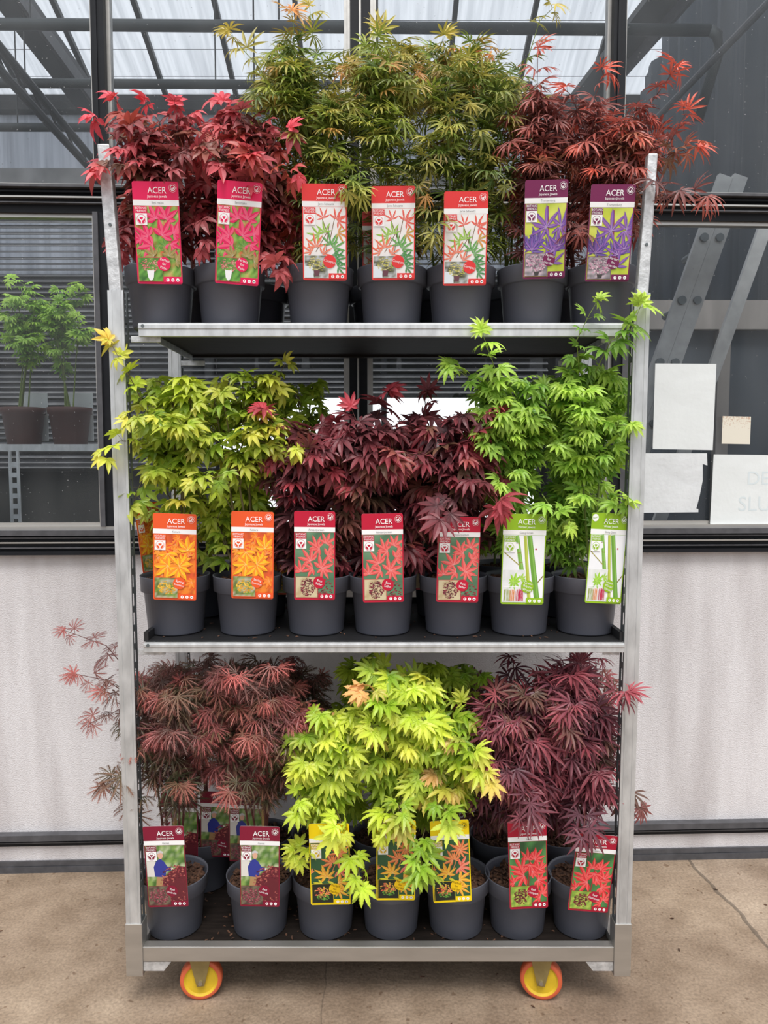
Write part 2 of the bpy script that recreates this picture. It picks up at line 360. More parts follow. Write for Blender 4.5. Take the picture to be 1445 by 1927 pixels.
o3, cu3, cz3 = wallsheet('window_sign', [(1343, 855), (1500, 857), (1500, 990), (1336, 988)], 'paper', -.009, .003, 'white sign with faded pale letters at the right edge of the photo', 'sign')
wallsheet('enamel_plate', [(1360, 783), (1413, 784), (1413, 787), (1411, 836), (1358, 835)], 'rust', -.005, .003, 'small square cream plate with rust spots on the right window', 'plate')
# ------------------------------------------------------------------ text
_tc = {}
def text2d(s):
    """glyph outline as (verts, faces), cap height 1, centred in x, baseline 0"""
    if s in _tc: return _tc[s]
    cu = bpy.data.curves.new('t', 'FONT'); cu.body = s; cu.size = 1.0; cu.resolution_u = 3; cu.align_x = 'CENTER'
    ob = bpy.data.objects.new('t', cu); COL.objects.link(ob); bpy.context.view_layer.update()
    ev = ob.evaluated_get(bpy.context.evaluated_depsgraph_get()); me = ev.to_mesh()
    vs = [(v.co.x / .7, v.co.y / .7) for v in me.vertices]; fs = [tuple(p.vertices) for p in me.polygons]
    ev.to_mesh_clear(); bpy.data.objects.remove(ob); bpy.data.curves.remove(cu)
    _tc[s] = (vs, fs); return _tc[s]
def sign_text(parent, s, px, py, hpx, off, cu, cz):
    u, z = WP(px, py, off); h = hpx / F_ * 2.62
    vs, fs = text2d(s)
    MB().add([(u - cu + x * h, -.0004, z - cz + y * h) for x, y in vs], fs).build('faded_letters', M['faint'], parent)
sign_text(o3, 'DE', 1426, 912, 26, -.009, cu3, cz3)
sign_text(o3, 'SLUI', 1424, 961, 28, -.009, cu3, cz3)

# ------------------------------------------------------------------ greenhouse interior behind the glass
tag(MB().box(-9, 6, 2.72, 9, -.2, 0).build('floor', M['in_floor']), kind='structure')
EY, EZ = 8.0, 5.17; SL = .374
def roofz(y): return EZ + SL * (EY - y)
mb = MB(); mb.add([(-9, 2.9, roofz(2.9)), (3.2, 2.9, roofz(2.9)), (3.2, EY, EZ), (-9, EY, EZ)], [(0, 1, 2, 3)])
ceil = tag(mb.build('ceiling', M['roof']), kind='structure')
x = -8.6
xs0 = (265 - 722) / 1400 * 6.8
x = xs0 - .715 * 8
while x < 3.1:
    MB().hexa([Vector((x - .022, 2.9, roofz(2.9) - .06)), Vector((x + .022, 2.9, roofz(2.9) - .06)), Vector((x + .022, EY, EZ - .06)), Vector((x - .022, EY, EZ - .06))],
              [Vector((x - .022, 2.9, roofz(2.9) - .005)), Vector((x + .022, 2.9, roofz(2.9) - .005)), Vector((x + .022, EY, EZ - .005)), Vector((x - .022, EY, EZ - .005))]).build('glazing_bar', M['truss'], ceil)
    x += .715
for k in range(9):
    y = 5.6 + k * .28
    MB().tube([(-9, y, roofz(y) - .10), (3.2, y, roofz(y) - .10)], .003, 5).build('shade_wire', M['truss'], ceil)
# far wall: milky band, gutter, light strip, dark lower part
g0 = P(722, 216, EY).z; g1 = P(722, 190, EY).z
lo = P(722, 352, EY).z
oz1 = P(722, 748, EY).z; ox0, ox1 = P(412, 800, EY).x, P(1010, 800, EY).x
wf = tag(MB().box(-9, 3.2, EY, EY + .02, lo - .9, g0).build('wall_far', M['roof']), kind='structure')
MB().box(-9, 3.2, EY - .12, EY + .1, g0, g1 + .02).build('gutter_beam', M['truss'], wf)
MB().box(-9, ox0, EY, EY + .06, 0, lo - .9).box(ox1, 3.2, EY, EY + .06, 0, lo - .9).box(ox0, ox1, EY, EY + .06, oz1, lo - .9).build('lower_wall', M['dark_in'], wf)
for xx in (-8, -6.2, -4.4, -2.6, .0, 2.8): MB().box(xx - .03, xx + .03, EY - .06, EY - .01, 0, g0).build('wall_post', M['truss'], wf)
tag(MB().box(-9.1, -9, 2.9, EY, 0, 7).build('wall_left', M['dark_in']), kind='structure')
# right-hand shade curtain hung along the bay, in folds
mb = MB(); n = 90; vs = []
for i in range(n + 1):
    y = 2.9 + (EY - 2.9) * i / n; xo = 2.62 + .035 * math.sin(i * .9) + .02 * math.sin(i * 2.3)
    vs += [(xo, y, 0.0), (xo + .02 * math.sin(i * .5), y, roofz(y) - .02)]
mb.add(vs, [(2 * i, 2 * i + 1, 2 * i + 3, 2 * i + 2) for i in range(n)])
o = mb.build('wall_right', M['curtain'], smooth=True); tag(o, kind='structure')
so_ = o.modifiers.new('thick', 'SOLIDIFY'); so_.thickness = .01
# pipes
for (py, Y, r, x1, nm) in ((37, 5.0, .036, 1335, 'topmost dark grey pipe running under the glass roof'), (152, 5.4, .031, 1000, 'dark grey pipe running across below the topmost roof pipe'), (237, 6.2, .033, 420, 'lowest dark grey pipe seen behind the upper left pane')):
    a = P(-60, py - 1, Y); b_ = P(x1, py + (20 if py < 50 else 10 if py < 200 else 4), Y)
    r_ = empty('heating_pipe', tuple(a), nm, 'pipe', 'pipes under the roof')
    L_ = Vector((-3.5, 0, 0)); b2 = b_ - a
    MB().tube([L_, b2], r, 12).build('pipe_run', M['dark_pipe'], r_, smooth=True)
    if py < 50: MB().tube([b2, b2 + Vector((.05, 0, -.03)), b2 + Vector((.07, .02, -.12)), b2 + Vector((.0, .15, -.5))], r, 12).build('pipe_bend', M['dark_pipe'], r_, smooth=True)
    for hx in (-1.5, .4, 2.0):
        if hx < b2.x: MB().tube([(hx, 0, 0), (hx, 0, roofz(Y) - a.z - .05)], .006, 6).build('hanger', M['truss'], r_)
# trusses
def truss(name_label, A, B, wid, chord=None):
    r_ = empty('roof_truss', tuple(A), name_label, 'truss', 'dark trusses under the roof')
    d = (B - A); side = Vector((wid / 2, 0, 0)); th = Vector((0, 0, .05))
    z = Vector((0, 0, 0))
    MB().hexa([z - side, z + side, d + side, d - side], [z - side + th, z + side + th, d + side + th, d - side + th]).build('main_beam', M['truss'], r_)
    MB().hexa([z + side * .8 - th * 2, z + side - th * 2, d + side - th * 2, d + side * .8 - th * 2], [z + side * .8, z + side, d + side, d + side * .8]).build('beam_flange', M['mid_frame'], r_)
    if chord:
        C1, D1, C2, D2 = [c - A for c in chord]
        MB().tube([C1, D1], .028, 8).build('chord', M['truss'], r_); MB().tube([C2, D2], .028, 8).build('chord', M['truss'], r_)
        for k in range(7):
            t0 = k / 7; MB().tube([C1.lerp(D1, t0), C2.lerp(D2, t0 + .12)], .009, 5).build('lattice_rod', M['truss'], r_)
truss('dark truss crossing the upper left window pane', P(-25, -60, 5.0), P(205, 250, 7.3), .26, [P(-20, 65, 4.5), P(195, 325, 6.2), P(-20, 110, 4.5), P(195, 345, 6.2)])
truss('dark truss crossing the upper right window pane', P(1300, -60, 5.0), P(1095, 190, 7.3), .24)
a, b_ = P(1470, -20, 4.0), P(1190, 270, 5.8)
r_ = empty('diagonal_brace', tuple(a), 'thin grey diagonal pipe in front of the dark curtain, upper right', 'brace'); MB().tube([(0, 0, 0), b_ - a], .022, 10).build('brace_pipe', M['mid_frame'], r_)
# louvred screen behind the lower panes
lv = empty('louvre_screen', (-1.0, 4.6, 0), 'wide grey louvred screen seen through the lower left and middle panes', 'screen')
zlo = P(722, 745, 4.6).z; xsplit = P(405, 800, 4.6).x + 1.0
mb = MB(); zz = 1.45
while zz < 3.15:
    R = Matrix.Translation((0, 0, zz)) @ Matrix.Rotation(math.radians(random.uniform(22, 44)), 4, 'X'); mb.box(-3.2, 2.0 if zz > zlo else xsplit, -.022, .022, -.002, .002, R); zz += random.choice((.03, .034, .04))
mb.build('slats', M['louvre'], lv)
for xx in (-2.9, -1.95): MB().box(xx - .02, xx + .02, .03, .07, 0, 3.2).build('upright', M['truss'], lv)
for xx in (-.05, .9): MB().box(xx - .015, xx + .015, .03, .06, zlo, 3.2).build('upright', M['truss'], lv)
MB().box(-3.2, 2.0, .03, .08, 3.15, 3.25).build('head_rail', M['louvre'], lv)
MB().box(-3.2, xsplit, .04, .07, .0, 1.42).build('lower_panel', M['dark_in'], lv)
# wooden partition frame right
pf = empty('partition_frame', (1.9, 3.7, 0), 'weathered grey wooden partition with two dark panels behind the right window', 'partition')
zb = P(1400, 600, 3.7).z
MB().box(-.72, .68, 0, .06, zb - .05, zb + .09).build('head_beam', M['wood_grey'], pf)
for xx in (-.66, P(1362, 700, 3.7).x - 1.9, .62): MB().box(xx - .03, xx + .03, 0, .06, 0, zb - .05).build('frame_post', M['wood_grey'], pf)
MB().box(-.72, .68, .05, .07, 0, zb - .05).build('dark_panel', M['curtain'], pf)
# two-section ladder leaning inside
A, B = P(1192, 900, 3.05), P(1395, 330, 3.05)
A2 = A + (A - B) * (A.z / (B.z - A.z))
ld = empty('ladder', tuple(A2), 'dull aluminium double ladder leaning behind the right window', 'ladder')
d = B - A2; up = d.normalized()
for k, off in enumerate((-.06, .0, .30)):
    sx_ = Vector((off, .0 if k < 2 else .32, 0)); pr = Vector((up.z, 0, -up.x)).normalized() * .028
    th = Vector((0, .025, 0))
    MB().hexa([sx_ - pr, sx_ + pr, sx_ + pr + th, sx_ - pr + th], [sx_ + d - pr, sx_ + d + pr, sx_ + d + pr + th, sx_ + d - pr + th]).build('stile', M['ladder'], ld)
k = .06; rl = d.length
while k < .98:
    c = d * k; MB().tube([c + Vector((-.062, -.012, 0)), c + Vector((-.062, .02, 0)), ], .017, 12).build('rung_end', M['slot'], ld)
    MB().tube([c + Vector((0, -.012, 0)), c + Vector((0, .34, 0))], .016, 12).build('rung', M['slot'], ld)
    k += .26 / rl

# ------------------------------------------------------------------ maple leaves
def T(kind, droop):
    """leaf template: base at origin, +y toward tip, z up; returns verts, faces, t-values (0 midrib/base .. 1 tip)"""
    vs, fs, tt = [], [], []
    spec = {'broad': ([0, 42, -42, 85, -85], [1, .9, .9, .55, .55], .155),
            'seven': ([0, 33, -33, 68, -68, 112, -112], [1, .95, .95, .78, .78, .42, .42], .115),
            'serrate': ([0, 33, -33, 68, -68, 110, -110], [1, .95, .95, .8, .8, .45, .45], .125),
            'narrow': ([0, 33, -33, 66, -66, 108, -108], [1, .95, .95, .85, .85, .5, .5], .062),
            'lace': ([0, 28, -28, 56, -56, 88, -88, 125, -125], [1, .97, .97, .88, .88, .7, .7, .4, .4], .032)}[kind]
    for ang, L, in zip(spec[0], spec[1]):
        a = math.radians(ang + random.uniform(-4, 4)); L *= random.uniform(.93, 1.05); w = spec[2] * (.75 + .25 * L)
        dx, dy = math.sin(a), math.cos(a); nx, ny = dy, -dx
        if kind == 'serrate':
            st = [0, .12, .28, .34, .46, .52, .63, .68, .78, .83, 1.0]; ww = [.25, .5, .95, .8, 1.05, .84, .95, .68, .72, .42, 0]
        elif kind == 'lace':
            st = [0, .25, .5, .75, 1.0]; ww = [.5, .9, 1, .8, 0]
        else:
            st = [0, .18, .38, .55, .72, .86, 1.0]; ww = [.25, .62, .95, 1.0, .74, .38, 0]
        o = len(vs)
        for i, (t, q) in enumerate(zip(st, ww)):
            hw = q * w; r = t * L
            for sgn in (-1, 0, 1):
                X = dx * r + nx * hw * sgn; Yv = dy * r + ny * hw * sgn; Z = (abs(sgn) * hw * .45) + (.012 if ang else .0)
                vs.append((X, Yv, Z)); tt.append((t, 0 if sgn else 1))
        for i in range(len(st) - 1):
            for k in (0, 1): fs.append((o + 3 * i + k, o + 3 * i + k + 1, o + 3 * i + 3 + k + 1, o + 3 * i + 3 + k))
        if kind == 'lace':
            for t, ln in ((.28, .20), (.42, .26), (.56, .26), (.70, .22), (.82, .15)):
                for sgn in (-1, 1):
                    bx, by = dx * t * L, dy * t * L; ca = a + sgn * math.radians(34); ex, ey = math.sin(ca), math.cos(ca)
                    o2 = len(vs); q = .018
                    vs += [(bx - dx * q, by - dy * q, 0), (bx + dx * q, by + dy * q, 0), (bx + ex * ln * L * .6 + dx * q * .5, by + ey * ln * L * .6 + dy * q * .5, .01), (bx + ex * ln * L, by + ey * ln * L, -.01)]
                    tt += [(t, 1), (t, 1), (t + .1, 0), (t + .2, 0)]; fs.append((o2, o2 + 1, o2 + 3)); fs.append((o2 + 1, o2 + 2, o2 + 3))
    V_ = np.array(vs, float); r = np.hypot(V_[:, 0], V_[:, 1]) + 1e-9; k = droop
    s = np.sin(k * r) / (k * r); V_[:, 0] *= s; V_[:, 1] *= s; V_[:, 2] -= (1 - np.cos(k * r)) / k
    return V_, fs, np.array(tt, float)
TPL = {k: [T(k, d_) for d_ in (.35, .7, 1.0, 1.3)] for k in ('broad', 'seven', 'serrate', 'narrow', 'lace')}
class Foliage:
    def __init__(s): s.V = []; s.F = []; s.C = []; s.n = 0; s.stems = MB()
    def leaf(s, kind, base, d, nrm, size, c0, c1, age, jit):
        V_, fs, tt = TPL[kind][random.randrange(4)]
        d = d.normalized(); nrm = (nrm - d * nrm.dot(d)).normalized(); x = d.cross(nrm)
        R = np.array([[x.x, d.x, nrm.x], [x.y, d.y, nrm.y], [x.z, d.z, nrm.z]])
        s.V.append((V_ * size) @ R.T + np.array(base)); s.F.extend([tuple(i + s.n for i in f) for f in fs]); s.n += len(V_)
        a = np.clip(age + .25 * (tt[:, 0] - .4), 0, 1)[:, None]
        c = np.array(c0)[None, :] * (1 - a) + np.array(c1)[None, :] * a
        c = c * (1 + .28 * tt[:, 1:2] * (1 - tt[:, 0:1])) * (1 + random.uniform(-jit, jit))
        s.C.append(np.clip(c, 0, 1))
    def build(s, parent, stem_m):
        me = bpy.data.meshes.new('foliage'); V_ = np.concatenate(s.V); me.from_pydata(V_.tolist(), [], s.F); me.materials.append(M['leaf'])
        C_ = np.concatenate(s.C); a = me.color_attributes.new('tint', 'FLOAT_COLOR', 'POINT')
        a.data.foreach_set('color', np.concatenate([C_, np.ones((len(C_), 1))], 1).astype(np.float32).ravel())
        me.update(); link('foliage', me, parent); s.stems.build('branches', M[stem_m], parent)
KIND = {  # kind, size, mature colour(s), young colour, stem, droop, leaf jitter
 'crimson': ('broad', .062, [(160, 82, 84), (134, 76, 76), (180, 90, 90), (132, 98, 78), (176, 86, 70), (112, 66, 62)], (238, 92, 106), 'stem_red', .5),
 'bronze': ('narrow', .062, [(122, 144, 60), (136, 158, 62), (96, 120, 52), (140, 140, 66), (80, 104, 46)], (206, 188, 92), 'stem_green', .3),
 'ember': ('narrow', .064, [(136, 84, 80), (150, 86, 80), (118, 78, 76), (140, 104, 80)], (226, 106, 84), 'stem_red', .5),
 'katsura': ('broad', .054, [(174, 198, 60), (152, 182, 54), (192, 210, 68), (126, 156, 48)], (230, 222, 96), 'stem', .6),
 'wine': ('seven', .070, [(106, 64, 68), (94, 60, 64), (122, 64, 70), (108, 86, 66), (84, 54, 58)], (210, 82, 94), 'stem_red', .5),
 'green': ('serrate', .051, [(152, 194, 74), (134, 178, 66), (170, 208, 82), (112, 158, 58)], (198, 224, 92), 'stem_green', .3),
 'lace': ('lace', .068, [(106, 82, 74), (92, 96, 68), (112, 74, 72), (98, 90, 68), (80, 84, 60)], (200, 106, 100), 'stem_red', .7),
 'lime': ('serrate', .062, [(182, 208, 56), (160, 194, 54), (200, 220, 62), (140, 178, 50)], (234, 232, 100), 'stem', .65),
 'plum': ('narrow', .070, [(112, 64, 74), (98, 60, 70), (128, 68, 76), (104, 82, 68)], (186, 88, 98), 'stem_red', .6),
}
TIPCOL = {'lime': (240, 186, 120), 'bronze': (236, 160, 92), 'katsura': (236, 206, 92)}
UP = Vector((0, 0, 1))
def shoot(F, kd, pts, n_nodes, size=None, young=.6, r=.0011, leafy=.65, tiplen=None):
    kind, sz, cols, yc, sm, droop = KIND[kd]; sz = size or sz
    pts = [Vector(p) for p in pts]; F.stems.tube(pts, r * 1.5, 5, r * .6, cap=False)
    # arc length sampling
    seg = [(pts[i + 1] - pts[i]).length for i in range(len(pts) - 1)]; L = sum(seg)
    def at(t):
        q = t * L
        for i, g in enumerate(seg):
            if q <= g or i == len(seg) - 1: return pts[i].lerp(pts[i + 1], min(1, q / max(g, 1e-6))), (pts[i + 1] - pts[i]).normalized()
            q -= g
    c0 = lin(random.choice(cols)); yl = lin(TIPCOL[kd] if kd in TIPCOL and random.random() < .2 else yc)
    for k in range(n_nodes):
        t = 1 - leafy * (1 - (k + .5) / n_nodes); p, d = at(t); age = max(0, (t - .55)) * young * 1.6 + random.uniform(-.05, .1)
        side = d.cross(UP)
        side = side.normalized() if side.length > .05 else Vector((1, 0, 0))
        if k % 2: side = (side * .6 + side.cross(d) * .8).normalized()
        for sg in (-1, 1):
            if random.random() < .07: continue
            dd = (side * sg * random.uniform(.7, 1.1) + d * random.uniform(.1, .6) + Vector((0, -.28, -droop * random.uniform(-.1, 1.3))) + Vector((random.uniform(-.45, .45), random.uniform(-.3, .3), random.uniform(-.2, .2)))).normalized()
            pet = random.uniform(.012, .024); e = p + (side * sg * .8 + d * .5 + UP * .25).normalized() * pet
            F.stems.tube([p, e], .0006, 3, cap=False)
            nrm = UP + Vector((random.uniform(-.6, .6), -random.uniform(.1, 1.2), random.uniform(-.3, .3)))
            F.leaf(kind, e, dd, nrm, sz * random.uniform(.6, 1.15) * (1 - .25 * max(0, t - .7)), c0, yl, age, .14)
    p, d = at(1.0)
    for j in range(2 if random.random() < .6 else 1):
        dd = (d + Vector((random.uniform(-.5, .5), random.uniform(-.5, .2), random.uniform(-.4, .1) - droop * .3))).normalized()
        F.leaf(kind, p, dd, UP * .7 + Vector((0, -.7, 0)), sz * random.uniform(.6, .9), c0, yl, young * random.uniform(.8, 1.3), .1)
def bez(a, b, lift, n=5):
    m = (a + b) / 2 + Vector((0, 0, lift)); return [a * (1 - t) ** 2 + m * 2 * t * (1 - t) + b * t * t for t in [i / n for i in range(n + 1)]]
# zones where no leaf tips may sit: in front of the tags
def crown(F, kd, base, blobs, ntips, zmax=9, nstem=4, nodes=3, young=.45, fronty=None):
    """base = soil centre; blobs = (px, py, rx, ry, Y, dY, weight) ellipsoids"""
    tops = []
    w = [b_[6] for b_ in blobs]
    for i in range(nstem):
        b_ = random.choices(blobs, w)[0]; th = random.uniform(0, 6.28)
        q = P(b_[0] + .5 * b_[2] * math.cos(th), b_[1] - .35 * b_[3], b_[4] + random.uniform(-.4, .4) * b_[5])
        q.z = min(q.z, zmax - .05)
        s0 = base + Vector((random.uniform(-.025, .025), random.uniform(-.025, .025), -.02))
        st = bez(s0, q, .05, 8); tops.append(st); F.stems.tube(st, .0042, 6, .0014, cap=False)
    for i in range(ntips):
        b_ = random.choices(blobs, w)[0]
        for _ in range(30):
            v = [random.uniform(-1, 1) for _ in range(3)]; q = sum(c * c for c in v)
            if .12 < q < 1: break
        if random.random() < .22 and q > .5: k_ = random.uniform(1.1, 1.35); v = [v[0] * k_, v[1] * k_, v[2]]
        t = P(b_[0] + v[0] * b_[2], b_[1] + v[1] * b_[3], b_[4] + v[2] * b_[5])
        t.z = min(t.z, zmax - random.uniform(.0, .05)) if t.y > 1.9 else t.z
        t.y = min(t.y, 2.50) if t.y < 3 else t.y
        # attach to nearest stem point below
        best, bd = None, 9
        for st in tops:
            for p in st[1:]:
                if p.z < t.z + .02:
                    d_ = (Vector((p.x, p.y, 0)) - Vector((t.x, t.y, 0))).length + abs((t.z - p.z) - .07) * .8
                    if d_ < bd: best, bd = p, d_
        if best is None: best = tops[0][2]
        Lp = (t - best).length
        shoot(F, kd, bez(best, t, .04 + .1 * Lp, 4), nodes + (1 if Lp > .12 else 0), young=young * random.uniform(.2, 1.5), leafy=min(.95, .19 / max(Lp, .02)))

# ------------------------------------------------------------------ pots, soil
POTH = .158
pb = MB(); pb.lathe([(0, .004), (.068, .004), (.072, 0), (.0745, .004), (.084, .112), (.0865, .113), (.0925, .116), (.0935, .153), (.0945, .156), (.0945, .158), (.092, .158), (.0905, .150), (.089, .12), (.082, .11), (.075, .02), (0, .02)], 40)
POTME = pb.mesh('pot', M['pot'], smooth=True)
def soilmesh(seed):
    r = random.Random(seed); mb = MB(); n = 22
    vs = [(0, 0, .140)]; fs = []
    for k in range(1, 6):
        for j in range(n):
            a = 2 * math.pi * j / n; rr = .0875 * k / 5; vs.append((rr * math.cos(a), rr * math.sin(a), .138 + r.uniform(-.004, .004) - .006 * (k == 5)))
    fs += [(0, 1 + j, 1 + (j + 1) % n) for j in range(n)]
    for k in range(4): fs += [(1 + k * n + j, 1 + (k + 1) * n + j, 1 + (k + 1) * n + (j + 1) % n, 1 + k * n + (j + 1) % n) for j in range(n)]
    mb.add(vs, fs)
    for i in range(150):
        a = r.uniform(0, 6.28); q = .082 * math.sqrt(r.random()); s = r.uniform(.003, .010)
        R = Matrix.Translation((q * math.cos(a), q * math.sin(a), .141 + r.uniform(0, .005))) @ Matrix.Rotation(r.uniform(0, 6.28), 4, 'Z') @ Matrix.Rotation(r.uniform(-.8, .8), 4, 'X') @ Matrix.Rotation(r.uniform(-.6, .6), 4, 'Y')
        mb.box(-s, s, -s * .6, s * .5, -.0015, .0018, R)
    return mb.mesh('soil', M['bark'])
SOILS = [soilmesh(i) for i in range(3)]

# ------------------------------------------------------------------ trolley
YF, YB = 1.92, 2.485
ZS_TOP, ZS_MID, ZBASE = 1.838, 1.012, .160
trolley = empty('plant_trolley', (0, 0, 0), 'tall galvanised steel plant trolley on orange and yellow castors', 'trolley')
XL, XR = -.694, .664
def post(x0, lean, y0, y1, right, zt, zext, xl):
    """C profile post; x0 = outer x at the foot; lean = outward shift at top"""
    s = -1 if not right else 1; w = .040
    def X(z, q): return x0 + s * lean * (z - .2) / 1.9 - s * q
    mb = MB(); z0 = .24
    ym = y0 + .036
    for (qa, qb, ya, yb) in ((0, w, y0, y0 + .003), (0, .003, y0 + .003, ym), (0, w * .6, ym, ym + .003), (.009, .011, y0 - .0012, y0), (w - .009, w - .007, y0 - .0012, y0)):
        a, b_ = sorted((X(z0, qa), X(z0, qb))); c, d_ = sorted((X(zt, qa), X(zt, qb)))
        mb.hexa([Vector((a, ya, z0)), Vector((b_, ya, z0)), Vector((b_, yb, z0)), Vector((a, yb, z0))], [Vector((c, ya, zt)), Vector((d_, ya, zt)), Vector((d_, yb, zt)), Vector((c, yb, zt))])
    p = mb.build('post', M['galv'], trolley)
    mb = MB(); z = z0
    qa, qb = w - .003, w
    for (ya, yb) in ((y0 + .003, y0 + .010), (y0 + .026, ym)):
        a, b_ = sorted((X(z0, qa), X(z0, qb))); c, d_ = sorted((X(zt, qa), X(zt, qb)))
        mb.hexa([Vector((a, ya, z0)), Vector((b_, ya, z0)), Vector((b_, yb, z0)), Vector((a, yb, z0))], [Vector((c, ya, zt)), Vector((d_, ya, zt)), Vector((d_, yb, zt)), Vector((c, yb, zt))])
    while z < zt - .03:
        a, b_ = sorted((X(z, qa), X(z, qb))); mb.box(a, b_, y0 + .010, y0 + .026, z, z + .016); z += .05
    mb.build('slotted_web', M['slot'], p)
    if zext:
        a0, a1 = X(zt - .06, .005), X(zt - .06, w - .004); e = s * .018
        a, b_ = sorted((a0, a1))
        ex = MB().hexa([Vector((a, y0 + .005, zt - .06)), Vector((b_, y0 + .005, zt - .06)), Vector((b_, y0 + .03, zt - .06)), Vector((a, y0 + .03, zt - .06))],
                  [Vector((a + e * 1.35, y0 + .005, zext)), Vector((b_ + e - (0 if right else .006), y0 + .005, zext)), Vector((b_ + e - (0 if right else .006), y0 + .03, zext)), Vector((a + e * 1.35, y0 + .03, zext))]).build('post_extension', M['galv_old'], trolley, bevel=.004)
        for hz in ((.35, .8) if right else (.45,)):
            zz = zt + (zext - zt) * hz; xm = (a + b_) / 2 + e * 1.15 * (zz - zt + .06) / (zext - zt + .06)
            MB().tube([(xm, y0 + .003, zz), (xm, y0 + .007, zz)], .004, 10).build('locking_hole', M['slot'], ex)
ztl, ztr = P(215, 546, YF).z, P(1212, 551, YF).z
post(XL, .008, YF, YB, False, ztl, P(193, 268, YF).z, 0); post(XR, .013, YF, YB, True, ztr, P(1242, 286, YF).z, 0)
post(XL, .008, YB - .04, YB, False, ztl, 0, 0); post(XR, .013, YB - .04, YB, True, ztr, 0, 0)
# base frame
zt, zb2 = .178, .136
MB().box(XL + .042, XR - .042, YF + .002, YF + .030, zb2, zt).build('front_rail', M['alu'], trolley, bevel=.002)
MB().box(XL + .042, XR - .042, YB - .030, YB - .002, zb2, zt).build('rear_rail', M['alu'], trolley, bevel=.002)
MB().box(XL + .012, XL + .040, YF + .046, YB - .046, zb2, zt).build('side_rail', M['alu'], trolley)
MB().box(XR - .040, XR - .012, YF + .046, YB - .046, zb2, zt).build('side_rail', M['alu'], trolley)
MB().box(XL + .042, XR - .042, YF + .031, YB - .031, ZBASE - .014, ZBASE).build('base_board', M['board'], trolley)
for sgn, xo in ((1, XL), (-1, XR)):
    for yy in (YF, YB - .045):
        a, b_ = sorted((xo - sgn * .002, xo + sgn * .043)); 
        so2 = MB()
        so2.box(a, b_, yy - .003, yy, .098, .245); so2.box(a, b_, yy + .040, yy + .043, .098, .245)
        so2.box(a, a + .003, yy, yy + .040, .098, .245); so2.box(b_ - .003, b_, yy, yy + .040, .098, .245)
        so2.build('corner_socket', M['alu'], trolley, bevel=.001)
        g = MB(); x1 = xo + sgn * .044; x2 = xo + sgn * .118; x3 = xo + sgn * .098
        g.hexa([Vector((x1, yy + .004, .109)), Vector((x3, yy + .004, .109)), Vector((x3, yy + .008, .109)), Vector((x1, yy + .008, .109))],
               [Vector((x1, yy + .004, .135)), Vector((x2, yy + .004, .135)), Vector((x2, yy + .008, .135)), Vector((x1, yy + .008, .135))]).build('gusset_plate', M['galv_old'], trolley)
def caster(x, y, yaw, front):
    c = empty('caster', (x, y, 0)); c.parent = trolley; c.rotation_euler = (0, 0, yaw)
    R = Matrix.Translation((0, 0, .0575)) @ Matrix.Rotation(math.pi / 2, 4, 'X'); r = .0575
    w = link('wheel', MB().lathe([(r * .80, -.016), (r * .94, -.017), (r, -.011), (r, .011), (r * .94, .017), (r * .80, .016)], 48, R).mesh('wheel', M['orange_tyre'], True), c)
    w2 = MB().lathe([(0, -.013), (.016, -.013), (.018, -.016), (.022, -.012), (r * .70, -.011), (r * .76, -.015), (r * .81, -.015), (r * .81, .015), (r * .70, .011), (0, .012)], 48, R)
    for k in range(6):
        a = k * math.pi / 3; Rk = R @ Matrix.Rotation(a, 4, 'Z'); w2.box(.02, .042, -.0025, .0025, -.0135, -.011, Rk)
    w2.build('hub', M['yellow_hub'], w, smooth=False)
    f = MB()
    for yy in (-.024, .0215):
        f.hexa([Vector((-.010, yy, .046)), Vector((.010, yy, .046)), Vector((.010, yy + .003, .046)), Vector((-.010, yy + .003, .046))],
               [Vector((-.030, yy, .128)), Vector((.030, yy, .128)), Vector((.030, yy + .003, .128)), Vector((-.030, yy + .003, .128))])
    f.box(-.034, .034, -.030, .030, .1255, .1355); f.build('fork', M['brass'], c, bevel=.001)
    MB().tube([(0, -.030, .0575), (0, .028, .0575)], .006, 8).build('axle_bolt', M['wheel_steel'], c)
caster(P(378, 1842, 1.965).x, 1.972, .12, 1); caster(P(1019, 1840, 1.965).x, 1.972, -.2, 1); caster(-.49, 2.42, .5, 0); caster(.42, 2.42, -.3, 0)
